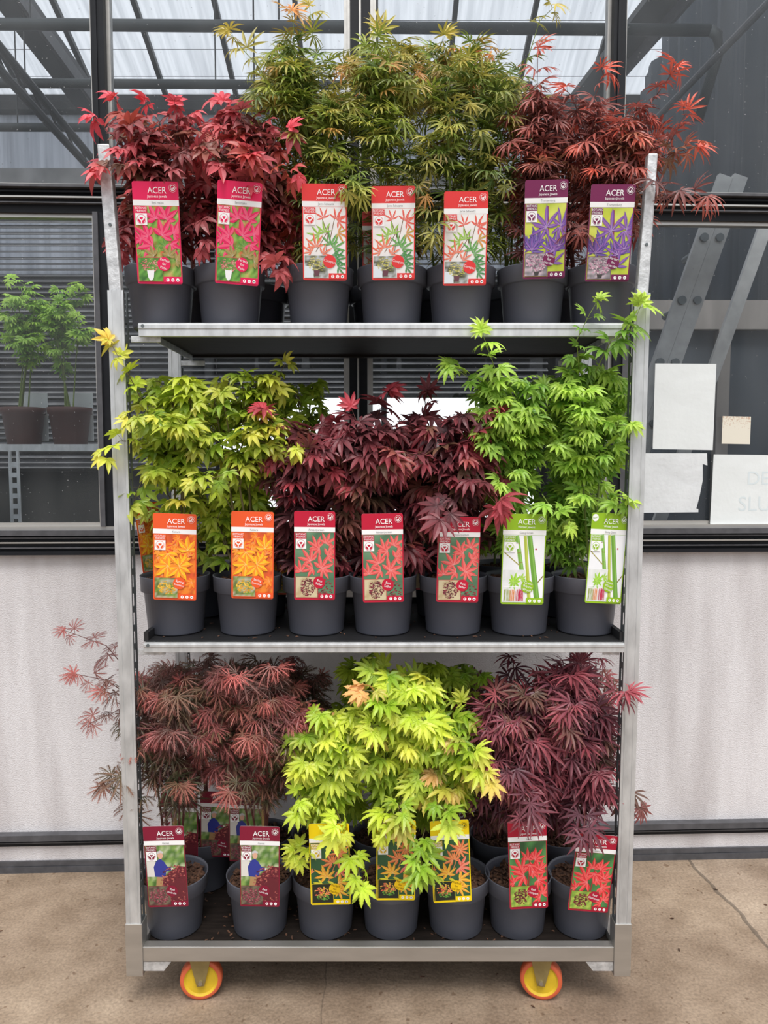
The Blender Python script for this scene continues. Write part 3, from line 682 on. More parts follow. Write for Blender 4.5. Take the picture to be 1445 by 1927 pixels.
# shelves
SY0, SY1 = YF - .004, YB - .03
def shelf(zt, rail, label, x0, x1, tray):
    s = empty('trolley_shelf', (0, YF, zt), label, 'shelf', 'removable shelves of the trolley'); d = SY1 - SY0
    fr = MB(); ox = 0
    fr.box(x0, x1, .0, .003, -rail, 0); fr.box(x0, x1, .003, .022, -.003, 0); fr.box(x0, x1, .003, .014, -rail, -rail + .003)
    fr.box(x0, x1, -.0025, 0, -rail * .45, -rail * .12)
    fr.build('front_rail', M['galv'], s, bevel=.0012)
    MB().box(x0, x1, d - .022, d, -.016, 0).build('rear_rail', M['board'], s)
    MB().box(x0 + .004, x1 - .004, .024, d - .024, -.010, -.001).build('shelf_board', M['board'], s)
    for xa in (x0 + .003, x1 - .006): MB().box(xa, xa + .003, .024, d - .024, -rail * .8, -.010).build('side_flange', M['galv'], s)
    for xa, xb in ((XL + .042, x0 + .05), (x1 - .05, XR - .040)):
        for yy in (.024, d - .04): MB().box(xa, xb, yy - .020, yy - .017, -rail - .010, -.012).build('hook_plate', M['galv_old'], s, bevel=.001) if 0 else MB().box(xa, xb, yy - .0205 + .018, yy + .002, -rail - .012, -rail + .004).build('hook_plate', M['galv_old'], s, bevel=.001)
    MB().tube([(x0 + .012, -.003, -rail * .25), (x0 + .012, .001, -rail * .25)], .0045, 10).build('rivet', M['slot'], s)
    if tray:
        t = MB(); t.box(x0 + .01, x1 - .01, .01, d - .03, .001, .004)
        t.box(x0 - .002, x0 + .010, .01, d - .03, .001, .026); t.box(x1 - .010, x1 + .002, .01, d - .03, .001, .026); t.box(x0 + .01, x1 - .01, d - .03, d - .024, .001, .026)
        t.build('tray', M['tray'], s)
        tag(s, None)
    return s
shelf(ZS_TOP, .034, 'upper galvanised trolley shelf under the crimson, bronze and ember maples', -.625, .610, False)
shelf(ZS_MID, .026, 'lower galvanised trolley shelf with a black tray under the wine-red maples', -.630, .630, True)

# ------------------------------------------------------------------ printed plant tags
TW, TH = 1.0, 2.08; TSC = .1165
class Pr:
    def __init__(s): s.mb = MB(); s.z = .0
    def up(s, k=1): s.z += .000022 * k
    def poly(s, pts, col, fan=True):
        s.up(); n = len(pts); s.mb.add([(x, y, s.z) for x, y in pts], [tuple(range(n))], lin(col))
    def rect(s, x0, x1, y0, y1, col): 
        s.up(3); n = 6; m = n + 1
        s.mb.add([(x0 + (x1 - x0) * i / n, y0 + (y1 - y0) * j / n, s.z) for i in range(m) for j in range(m)], [(i * m + j, (i + 1) * m + j, (i + 1) * m + j + 1, i * m + j + 1) for i in range(n) for j in range(n)], lin(col))
    def circ(s, x, y, r, col, n=20, ry=None): s.poly([(x + r * math.cos(6.2832 * i / n), y + (ry or r) * math.sin(6.2832 * i / n)) for i in range(n)], col)
    def ring(s, x, y, r, w, col, n=24):
        s.up(); vs = []; 
        for i in range(n):
            a = 6.2832 * i / n; vs += [(x + r * math.cos(a), y + r * math.sin(a), s.z), (x + (r - w) * math.cos(a), y + (r - w) * math.sin(a), s.z)]
        s.mb.add(vs, [(2 * i, (2 * i + 2) % (2 * n), (2 * i + 3) % (2 * n), 2 * i + 1) for i in range(n)], lin(col))
    def grid(s, x0, x1, y0, y1, cols, r, nx=12, ny=18, soft=1):
        s.up(4); vs = []; cs = []
        for j in range(ny + 1):
            for i in range(nx + 1):
                vs.append((x0 + (x1 - x0) * i / nx, y0 + (y1 - y0) * j / ny, s.z)); a, b_ = r.choice(cols), r.choice(cols); k = r.random()
                cs.append(lin([a[q] * k + b_[q] * (1 - k) for q in range(3)]))
        s.mb.add(vs, [(j * (nx + 1) + i, j * (nx + 1) + i + 1, (j + 1) * (nx + 1) + i + 1, (j + 1) * (nx + 1) + i) for j in range(ny) for i in range(nx)], cs)
    def leaf(s, x, y, size, rot, c1, c2, w=.16, nl=5, box=(-.485, .485, .03, 1.62)):
        angs = {5: [0, 40, -40, 82, -82], 7: [0, 34, -34, 68, -68, 108, -108]}[nl]
        zb = s.z
        for k, a in enumerate(angs):
            s.z = zb + (k % 2) * .00002; L = size * [1, .92, .92, .62, .62, .42, .42][k]; t = math.radians(rot + a); dx, dy = math.sin(t), math.cos(t); nx, ny = dy, -dx
            st = [0, .25, .5, .75, 1]; ww = [.15, .75, 1, .7, 0]
            for sg, c in ((-1, c1), (1, c2)):
                pts = [(x + dx * L * q, y + dy * L * q) for q in (0, 1)]
                e = [(x + dx * L * q + nx * sg * w * size * u, y + dy * L * q + ny * sg * w * size * u) for q, u in zip(st, ww)]
                pl = [pts[0]] + e[:-1] + [pts[1]]
                pl = [(min(box[1], max(box[0], px)), min(box[3], max(box[2], py))) for px, py in pl]
                s.poly(pl, c)
            m1, m2 = (x + nx * .012 * size, y + ny * .012 * size), (x - nx * .012 * size, y - ny * .012 * size)
            pl = [m1, m2, (x + dx * L * .85, y + dy * L * .85)]
            s.poly([(min(box[1], max(box[0], px)), min(box[3], max(box[2], py))) for px, py in pl], [min(255, int(v * .5 + 120)) for v in c1])
    def stem(s, x0, y0, x1, y1, w, c, w1=None):
        dx, dy = x1 - x0, y1 - y0; l = math.hypot(dx, dy); nx, ny = -dy / l, dx / l; w1 = w if w1 is None else w1
        s.poly([(x0 + nx * w, y0 + ny * w), (x0 - nx * w, y0 - ny * w), (x1 - nx * w1, y1 - ny * w1), (x1 + nx * w1, y1 + ny * w1)], c)
    def dabs(s, x, y, rx, ry, n, cols, r, sz=.022, box=None):
        zb = s.z
        for i in range(n):
            s.z = zb + .000003 * (i % 40); a = r.uniform(0, 6.28); q = math.sqrt(r.random()); px, py = x + rx * q * math.cos(a), y + ry * q * math.sin(a)
            if box and not (box[0] + sz < px < box[1] - sz and box[2] + sz < py < box[3] - sz): continue
            t = r.uniform(0, 6.28); k = sz * r.uniform(.6, 1.3)
            s.poly([(px + k * math.cos(t + b_), py + k * .6 * math.sin(t + b_)) for b_ in (0, 1.6, 3.14, 4.7)], r.choice(cols))
    def text(s, t, x, y, h, col, rot=0, sx_=1.0):
        s.up(); vs, fs = text2d(t); c, sn = math.cos(math.radians(rot)), math.sin(math.radians(rot))
        s.mb.add([(x + (vx * sx_ * c - vy * sn) * h, y + (vx * sx_ * sn + vy * c) * h, s.z) for vx, vy in vs], fs, lin(col))
def bendpt(x, y, z, bk):
    return (x * TSC, y * TSC, (z + bk * ((x * x) - .08) * TSC * .5 + .010 * TSC * ((y - 1.04) / 1.04) ** 2 * (1 if y < 1.04 else -.6)))
def bend_mesh(mb, name, m, bk):
    mb.v = [bendpt(x, y, z, bk) for x, y, z in mb.v]; return mb.mesh(name, m)
Hh = TH
def fy(f): return TH * (1 - f)
def corner(x):
    r = .045; d = .5 - abs(x)
    return 0 if d >= r else r - math.sqrt(max(0, r * r - (r - d) ** 2))
def card_mesh(col, bk):
    mb = MB(); nx, ny = 16, 14; xs = [-.5, -.492, -.48, -.465] + [-.44 + .88 * i / (nx - 8) for i in range(nx - 7)] + [.465, .48, .492, .5]; n = len(xs)
    for zz in (0, -.0009):
        vs = []
        for j in range(ny + 1):
            for x in xs:
                c = corner(x); vs.append((x, c + (TH - 2 * c) * j / ny, zz))
        fs = [(j * n + i, j * n + i + 1, (j + 1) * n + i + 1, (j + 1) * n + i) for j in range(ny) for i in range(n - 1)]
        mb.add(vs, fs if zz == 0 else [f[::-1] for f in fs], lin(col if zz == 0 else (225, 225, 222)))
    o = (ny + 1) * n; ed = [i for i in range(n)] + [j * n + n - 1 for j in range(1, ny + 1)] + [ny * n + i for i in range(n - 2, -1, -1)] + [j * n for j in range(ny - 1, 0, -1)]
    for a, b_ in zip(ed, ed[1:] + ed[:1]): mb.f.append((a, a + o, b_ + o, b_))
    return bend_mesh(mb, 'card', M['print'], bk)
TAGS = {
 'crimson': dict(c=(236, 28, 92), name='Beni maiko', badge=['Perfect', 'for', 'Patio'], sub='Japanese Jewels'),
 'bronze': dict(c=(232, 62, 62), name='Jerre Schwartz', badge=['Compact'], sub='Japanese Jewels'),
 'ember': dict(c=(122, 34, 84), name='Trompenburg', badge=['Perfect', 'for', 'Garden'], sub='Japanese Jewels'),
 'katsura': dict(c=(240, 92, 42), name='Katsura', badge=['Spring', 'Sensation'], sub='Japanese Jewels'),
 'wine': dict(c=(196, 20, 56), name='Atropurpureum', badge=['Best', 'Seller'], sub='Japanese Jewels'),
 'green': dict(c=(150, 192, 32), name='Going Green', badge=['Green', 'Winter', 'Wood'], sub='Winter Jewels'),
 'lace': dict(c=(132, 22, 52), name='Garnet', badge=['Red', 'Umbrella'], sub='Japanese Jewels'),
 'lime': dict(c=(255, 222, 10), name='Orange Dream', badge=['Perfect', 'for', 'Garden'], sub='Japanese Jewels'),
 'plum': dict(c=(176, 20, 52), name='Shaina', badge=['Red', 'Compact'], sub='Japanese Jewels'),
}
def tag_meshes(kd, bk=.04):
    D = TAGS[kd]; c = D['c']; r = random.Random(hash(kd) % 1000 if 0 else sum(map(ord, kd))); out = []
    ink = (60, 50, 10) if kd == 'lime' else (255, 255, 255)
    out.append(('card', card_mesh(c, bk), M['print']))
    X0, X1, Yb, Yt = -.475, .475, .045, fy(.235)
    p = Pr(); p.z = .00008
    p.rect(-.4985, .4985, fy(.232), fy(.178), (250, 250, 250)); p.up()
    white = kd in ('bronze', 'green')
    bgc = {'crimson': [(120, 170, 60), (200, 220, 130), (90, 140, 50), (230, 90, 70), (150, 190, 90)], 'bronze': [(244, 240, 238), (236, 230, 228), (250, 248, 246)],
           'ember': [(206, 214, 70), (180, 200, 60), (222, 228, 110)], 'katsura': [(236, 110, 40), (244, 150, 50), (226, 90, 50), (190, 80, 40)],
           'wine': [(92, 130, 98), (110, 150, 116), (80, 116, 88)], 'green': [(250, 250, 252), (244, 246, 250)], 'lace': [(90, 130, 60), (140, 170, 90), (190, 200, 160), (70, 105, 50)],
           'lime': [(50, 92, 60), (62, 108, 70), (44, 84, 56)], 'plum': [(70, 120, 70), (92, 160, 90), (54, 92, 56)]}[kd]
    p.grid(X0, X1, Yb, Yt, bgc, r, *((12, 18) if kd in ('crimson', 'katsura', 'lace') else (5, 7))); p.up()
    bx = (X0, X1, Yb, Yt - .005)
    def Lf(x, f, s, rot, c1, c2, w=.16, nl=5): p.leaf(x, fy(f), s, rot, c1, c2, w, nl, bx)
    if kd == 'crimson':
        for i in range(14): Lf(r.uniform(-.45, .45), r.uniform(.28, .7), r.uniform(.1, .2), r.uniform(0, 360), r.choice([(96, 150, 60), (230, 80, 60), (150, 180, 80), (228, 120, 60)]), (120, 160, 70), .2)
        for x, f, s, rot in ((-.02, .36, .34, -25), (.2, .36, .36, 15), (-.2, .53, .36, -60), (.1, .52, .4, 30), (.35, .5, .34, 70), (-.12, .62, .38, -100), (.28, .6, .3, 150), (-.36, .56, .22, -80)):
            Lf(x, f, s, rot, (232, 34, 96), (246, 92, 128), .15)
        for x, f, rot in ((.22, .72, 10), (.38, .76, 80), (-.1, .72, -60)): Lf(x, f, .26, rot, (150, 140, 80), (176, 150, 90), .16)
    if kd == 'bronze':
        for x0, f0, x1, f1 in ((.0, .82, .1, .42), (.1, .62, .24, .32), (-.2, .7, .05, .5), (.1, .55, -.05, .36)): p.stem(x0, fy(f0), x1, fy(f1), .008, (120, 90, 60))
        for x, f, s, rot, k in ((-.02, .35, .26, -20, 0), (.26, .36, .3, 30, 0), (.3, .38, .26, 100, 0), (0, .5, .28, -10, 1), (-.12, .53, .3, -80, 1), (.3, .5, .3, 110, 2), (-.2, .65, .34, -10, 3), (-.3, .7, .26, -60, 3), (.14, .62, .3, -10, 4), (.2, .66, .32, 60, 4), (.26, .78, .3, 80, 5), (.3, .86, .26, 100, 5), (.2, .72, .3, 140, 5), (-.05, .72, .26, 60, 3)):
            cc = [((234, 84, 72), (244, 120, 100)), ((140, 190, 60), (170, 210, 90)), ((230, 140, 70), (200, 170, 70)), ((240, 110, 80), (248, 150, 120)), ((90, 160, 80), (120, 180, 90)), ((56, 130, 72), (90, 160, 84))][k]
            Lf(x, f, s, rot, *cc, .075)
    if kd == 'ember':
        p.stem(.05, fy(.26), .12, fy(.8), .012, (150, 60, 90))
        for i in range(12): Lf(r.uniform(-.45, .45), r.uniform(.58, .72), r.uniform(.25, .35), r.uniform(-60, 60), (92, 66, 140), (116, 90, 170), .09)
        for x, f, s, rot in ((.02, .47, .5, 0), (.02, .47, .42, -115), (.36, .46, .44, 30), (.34, .47, .4, 150), (.2, .72, .4, -20), (-.3, .7, .3, 0), (.2, .84, .4, 10), (.34, .66, .34, -10)):
            Lf(x, f, s, rot, (150, 100, 176), (122, 84, 170), .085)
    if kd == 'katsura':
        for i in range(26): Lf(r.uniform(-.45, .45), r.uniform(.27, .8), r.uniform(.14, .26), r.uniform(0, 360), r.choice([(244, 120, 36), (240, 90, 44), (250, 160, 50)]), (250, 150, 50), .17)
        for x, f, s, rot in ((.3, .42, .36, 0), (-.15, .46, .36, 180), (-.15, .6, .4, -130), (.1, .62, .38, -170), (.2, .55, .24, 20), (.1, .6, .34, 80)): Lf(x, f, s, rot, (252, 196, 40), (250, 150, 40), .17)
    if kd == 'wine':
        p.dabs(.25, fy(.88), .22, .25, 60, [(120, 50, 56), (150, 60, 66), (90, 40, 46)], r, .03, bx)
        for x, f, s, rot in ((.05, .4, .3, -20), (.28, .36, .3, 20), (.12, .42, .28, -100), (-.1, .56, .36, -35), (.32, .5, .34, 60), (-.34, .68, .3, -10), (.16, .64, .38, 30), (.2, .64, .3, 150), (-.05, .64, .28, -110), (.36, .42, .2, 100)):
            Lf(x, f, s, rot, (226, 84, 84), (240, 116, 108), .13)
    if kd == 'green':
        for x0, x1, w, cc in ((-.17, -.02, .045, (126, 176, 76)), (.02, .16, .035, (176, 190, 70)), (.12, .34, .055, (112, 164, 62))):
            f1 = .66 if x0 == -.17 else .93
            p.stem(x0, fy(.238), x1, fy(f1), w, cc, w * 1.15); p.stem(x0 + w * .4, fy(.238), x1 + w * .4, fy(f1), w * .3, [min(255, v + 26) for v in cc])
            for q in (.2, .45, .7): xx = x0 + (x1 - x0) * q; p.stem(xx - w, fy(.238 + (f1 - .238) * q), xx + w, fy(.238 + (f1 - .238) * q + .003), .006, (150, 120, 60))
        p.stem(-.46, fy(.42), -.08, fy(.57), .01, (170, 160, 70)); p.stem(.34, fy(.76), .47, fy(.68), .012, (140, 130, 70)); p.circ(.28, fy(.385), .02, (190, 60, 70))
    if kd == 'lace':
        p.poly([(-.47, fy(.62)), (-.25, fy(.62)), (-.25, fy(.4)), (-.47, fy(.36))], (225, 222, 215))
        p.poly([(-.24, fy(.62)), (-.02, fy(.62)), (-.02, fy(.7)), (-.2, fy(.88)), (-.3, fy(.88))], (176, 140, 96))
        p.poly([(-.28, fy(.62)), (-.30, fy(.5)), (-.22, fy(.42)), (-.12, fy(.40)), (-.03, fy(.44)), (.04, fy(.5)), (.14, fy(.51)), (.14, fy(.54)), (.0, fy(.56)), (-.03, fy(.63))], (52, 62, 150))
        p.circ(-.12, fy(.36), .065, (226, 176, 150), ry=.085); p.poly([(-.20, fy(.345)), (-.19, fy(.31)), (-.12, fy(.295)), (-.05, fy(.31)), (-.045, fy(.335)), (-.12, fy(.325))], (206, 204, 204))
        p.circ(.15, fy(.525), .03, (230, 225, 215))
        p.poly([(-.2, fy(.8)), (-.12, fy(.8)), (-.1, fy(.87)), (-.2, fy(.87))], (200, 40, 60))
        rc = [(122, 44, 52), (98, 34, 44), (146, 62, 66), (84, 30, 40), (160, 84, 80)]
        p.poly([(X1, Yb), (X1, fy(.5)), (.3, fy(.49)), (.1, fy(.56)), (-.08, fy(.66)), (-.14, fy(.78)), (-.1, fy(.9)), (0, Yb)], (104, 38, 48))
        p.up(9); p.dabs(.24, fy(.72), .40, .5, 330, [(150, 64, 70), (112, 40, 50), (176, 92, 86), (84, 28, 40), (190, 116, 100)], r, .03, bx)
    if kd == 'lime':
        p.stem(.3, fy(.3), -.05, fy(.72), .012, (200, 130, 90))
        for x, f, s, rot, k in ((.24, .36, .3, -60, 0), (.28, .34, .28, 20, 0), (.25, .37, .26, 110, 0), (.06, .48, .32, -70, 0), (.1, .48, .22, 20, 0), (.25, .56, .34, 70, 2), (.22, .58, .32, 130, 2), (-.1, .64, .34, -60, 1), (-.08, .66, .3, 10, 1), (.2, .72, .36, 100, 1), (.1, .74, .3, -150, 3), (-.2, .74, .26, -120, 3), (.2, .82, .3, 120, 1), (-.45, .6, .14, -30, 0)):
            cc = [((238, 120, 74), (246, 160, 96)), ((250, 196, 60), (244, 164, 60)), ((236, 106, 86), (246, 146, 120)), ((206, 206, 50), (230, 214, 60))][k]; Lf(x, f, s, rot, *cc, .11)
    if kd == 'plum':
        p.stem(.05, fy(.35), .0, fy(.8), .012, (150, 50, 50))
        for x, f, s, rot, nl in ((.0, .44, .3, 0, 5), (.18, .44, .32, 40, 7), (-.15, .56, .42, -30, 5), (.1, .58, .4, 60, 7), (-.1, .62, .42, -110, 5), (.3, .56, .3, 20, 5), (.25, .68, .36, 110, 7), (.05, .5, .3, 180, 5), (.36, .84, .3, 30, 5), (.3, .88, .26, -80, 5), (-.36, .7, .26, -60, 5)):
            Lf(x, f, s, rot, (224, 50, 58), (244, 96, 92), .12, nl)
    p.up(); p.up()
    # inset photo
    ix0, ix1, iy0, iy1 = -.455, .07, .06, fy(.74)
    if kd == 'green': ix1 = .06; iy1 = fy(.62)
    ic = {'crimson': [(90, 150, 60), (120, 180, 80), (60, 110, 50)], 'bronze': [(70, 70, 50), (110, 110, 80), (200, 205, 210)], 'ember': [(160, 150, 160), (210, 190, 200), (110, 110, 110)],
          'katsura': [(120, 150, 60), (90, 110, 50), (200, 190, 170)], 'wine': [(210, 196, 160), (190, 170, 130)], 'green': [(238, 240, 240), (222, 226, 222)], 'lace': [(80, 60, 56), (120, 110, 90)],
          'lime': [(30, 46, 36), (46, 40, 34)], 'plum': [(190, 204, 90), (120, 160, 60), (150, 180, 80)]}[kd]
    p.rect(ix0 - .008, ix1 + .008, iy0 - .008, iy1 + .008, c if not white else (240, 240, 240)); p.up()
    p.grid(ix0, ix1, iy0, iy1, ic, r, 7, 7); p.up(); mx, my = (ix0 + ix1) / 2, (iy0 + iy1) / 2; ib = (ix0, ix1, iy0, iy1)
    if kd == 'crimson':
        p.dabs(mx, my + .08, .2, .14, 110, [(226, 130, 130), (200, 90, 100), (240, 170, 160), (120, 150, 80)], r, .02, ib); p.poly([(mx - .08, my - .02), (mx + .08, my - .02), (mx + .06, my - .17), (mx + .02, iy0 + .01), (mx - .02, iy0 + .01), (mx - .06, my - .17)], (250, 250, 252))
    elif kd == 'bronze':
        p.poly([(ix0, iy0), (mx - .06, iy0), (mx - .08, my), (ix0, my + .02)], (228, 236, 244)); p.dabs(mx + .02, my + .06, .2, .18, 120, [(206, 196, 110), (170, 170, 80), (226, 214, 150)], r, .02, ib); p.poly([(mx - .06, my - .08), (mx + .08, my - .08), (mx + .06, iy0 + .03), (mx - .04, iy0 + .03)], (110, 70, 80))
    elif kd == 'ember': p.dabs(mx, my + .03, .24, .2, 150, [(214, 160, 184), (180, 120, 150), (236, 206, 216), (120, 100, 116)], r, .024, ib); p.poly([(mx - .05, my - .14), (mx + .08, my - .14), (mx + .06, iy0 + .01), (mx - .03, iy0 + .01)], (70, 66, 66))
    elif kd == 'katsura': p.dabs(mx + .02, my, .2, .16, 130, [(232, 176, 50), (214, 150, 40), (246, 200, 80)], r, .022, ib)
    elif kd == 'wine': p.dabs(mx + .02, my, .18, .21, 170, [(110, 40, 56), (140, 54, 68), (80, 30, 44)], r, .022, ib)
    elif kd == 'green':
        p.leaf(mx, my + .08, .24, 10, (150, 206, 50), (176, 222, 80), .13, 7, ib); p.leaf(mx - .02, my + .1, .2, 170, (140, 196, 50), (170, 216, 80), .13, 5, ib); p.leaf(ix1 - .1, my + .16, .16, 60, (150, 200, 60), (180, 220, 90), .14, 5, ib)
        p.rect(ix0, ix1, my - .03, my - .015, (255, 255, 255))
        for i in range(40): q = r.random(); xx = ix0 + .02 + q * .46; p.stem(xx, iy0 + .02, xx + r.uniform(-.03, .03), my - .06 - r.random() * .06, .004, (170, 180, 100) if q < .33 else (236, 150, 90) if q < .62 else (206, 44, 84))
    elif kd == 'lace': p.dabs(mx - .02, my - .02, .24, .2, 170, [(150, 66, 84), (120, 44, 60), (176, 96, 108)], r, .022, ib)
    elif kd == 'lime': p.dabs(mx, my + .03, .2, .14, 100, [(230, 110, 80), (222, 190, 70), (240, 150, 100)], r, .024, ib); p.dabs(mx, my - .1, .16, .07, 40, [(90, 150, 60), (120, 180, 70)], r, .022, ib)
    elif kd == 'plum': p.dabs(mx, my, .2, .18, 150, [(110, 30, 50), (84, 22, 40), (130, 44, 60)], r, .024, ib)
    pic = p
    # panels
    q = Pr(); q.z = pic.z + .00008; qb = Pr(); qb.z = q.z; qc = Pr(); qc.z = q.z
    q.rect(.09, .4985, .035, fy(.925), c)
    cols_b = (206, 180, 60) if kd == 'lime' else c
    qb.rect(-.46, -.2, fy(.3075), fy(.24), cols_b); qb.z = q.z - .000066; qb.rect(-.455, -.205, fy(.42), fy(.3075), (252, 252, 252))
    qc.up(2); qc.circ(.11, fy(.80), .145, c if kd != 'lime' else (250, 206, 20), 26)
    em = Pr(); em.z = q.z + .0001; lg = Pr(); lg.z = em.z; ci = Pr(); ci.z = em.z
    ex, ey = -.33, fy(.365); ec = c if kd != 'lime' else (220, 180, 40)
    em.ring(ex, ey, .10, .008, ec)
    em.poly([(ex + .038 * (16 * math.sin(t) ** 3) / 16, ey + .02 + .036 * (13 * math.cos(t) - 5 * math.cos(2 * t) - 2 * math.cos(3 * t) - math.cos(4 * t)) / 16) for t in [6.2832 * i / 24 for i in range(24)]], ec)
    for sg in (-1, 1): em.poly([(ex + sg * .012, ey - .08), (ex + sg * .05, ey - .07), (ex + sg * .082, ey - .02), (ex + sg * .075, ey + .03), (ex + sg * .045, ey - .012), (ex + sg * .015, ey - .03)], ec)
    lx, ly = .385, fy(.062)
    lg.ring(lx, ly, .085, .004, ink); lg.ring(lx, ly, .058, .012, ink)
    lg.poly([(lx - .035, ly + .01), (lx - .01, ly - .025), (lx + .0, ly - .002), (lx + .03, ly + .032), (lx + .02, ly - .02), (lx, ly - .042), (lx - .03, ly - .025)], ink)
    for xx in (.18, .29, .40):
        ci.circ(xx, fy(.958), .036, (255, 255, 255)); 
    ci.stem(.18, fy(.968), .18, fy(.95), .006, c); ci.circ(.18, fy(.95), .012, c, 8)
    ci.ring(.29, fy(.958), .018, .006, c, 12); ci.circ(.40, fy(.96), .017, (50, 50, 50), 10, ry=.010)
    tx = Pr(); tx.z = em.z + .00006
    tx.text('ACER', .04, fy(.115), .125, ink, 0, .92); tx.text(D['sub'], .04, fy(.155), .052, ink, 0, .92)
    tx.text(D['name'], .04, fy(.216), .046, (120, 120, 120), 0, .9)
    bi = (255, 255, 255); tx.text('BOTANIC', -.33, fy(.268), .046, bi, 0, .88); tx.text('FRIENDS', -.33, fy(.297), .046, bi, 0, .88)
    bl = D['badge']; n = len(bl); rot = -14; bc = (250, 250, 250) if kd != 'lime' else (120, 90, 10)
    for i, w_ in enumerate(bl):
        dy = (n - 1) / 2 - i; hh = .056 if len(w_) < 8 else .046; tx.text(w_, .11 + dy * .075 * .24, fy(.80) - .025 + dy * .078, hh, bc, rot, .95)
    if kd == 'green': pass
    out.append(('printed_picture', bend_mesh(pic.mb, 'printed_picture', M['print'], bk), 0)); out.append(('footer_panel', bend_mesh(q.mb, 'footer_panel', M['print'], bk), 0)); out.append(('grower_panel', bend_mesh(qb.mb, 'grower_panel', M['print'], bk), 0)); out.append(('round_badge', bend_mesh(qc.mb, 'round_badge', M['print'], bk), 0))
    out.append(('heart_emblem', bend_mesh(em.mb, 'heart_emblem', M['print'], bk), 0)); out.append(('ring_emblem', bend_mesh(lg.mb, 'ring_emblem', M['print'], bk), 0)); out.append(('care_icons', bend_mesh(ci.mb, 'care_icons', M['print'], bk), 0)); out.append(('lettering', bend_mesh(tx.mb, 'lettering', M['print'], bk), 0))
    return out
TM = {k: tag_meshes(k) for k in TAGS}
hook = MB(); hook.box(-.008, .008, .0, .004, -.008, -.0012); hook.v = [(x, y + .095, z) for x, y, z in hook.v]; HOOKME = hook.mesh('rim_clip', M['tape'])
def put_tag(kd, tl, tr, bl, br, Yb_, Yt_, label, yaw=0):
    B = P((bl[0] + br[0]) / 2, (bl[1] + br[1]) / 2, Yb_); Tp = P((tl[0] + tr[0]) / 2, (tl[1] + tr[1]) / 2, Yt_)
    up = (Tp - B); L = up.length; up.normalize()
    rx = P(tr[0], tr[1], Yt_) - P(tl[0], tl[1], Yt_); rx.y = math.sin(yaw) * rx.length; rx = (rx - up * rx.dot(up)).normalized(); nz = rx.cross(up)
    wd_ = (P(tr[0], tr[1], Yt_) - P(tl[0], tl[1], Yt_)).length / math.cos(yaw); wb = (P(br[0], br[1], Yb_) - P(bl[0], bl[1], Yb_)).length / math.cos(yaw); sx_ = ((wd_ + wb) / 2) / TSC; sy = L / (TH * TSC)
    o = empty('plant_tag', B, label, 'plant tag', GRP[kd])
    R = Matrix((rx, up, nz)).transposed().to_4x4(); o.matrix_world = Matrix.Translation(B) @ R @ Matrix.Diagonal((sx_, sy, 1, 1))
    o.location = B; 
    for nm, me, _ in TM[kd]: link(nm, me, o)
    link('rim_clip', HOOKME, o)
    return o
GRP = {'crimson': 'pink plant tags', 'bronze': 'salmon-red plant tags', 'ember': 'purple plant tags', 'katsura': 'orange plant tags', 'wine': 'crimson red plant tags with red leaves on green', 'green': 'lime green plant tags',
       'lace': 'maroon plant tags', 'lime': 'yellow plant tags', 'plum': 'dark red plant tags with bright red leaves'}
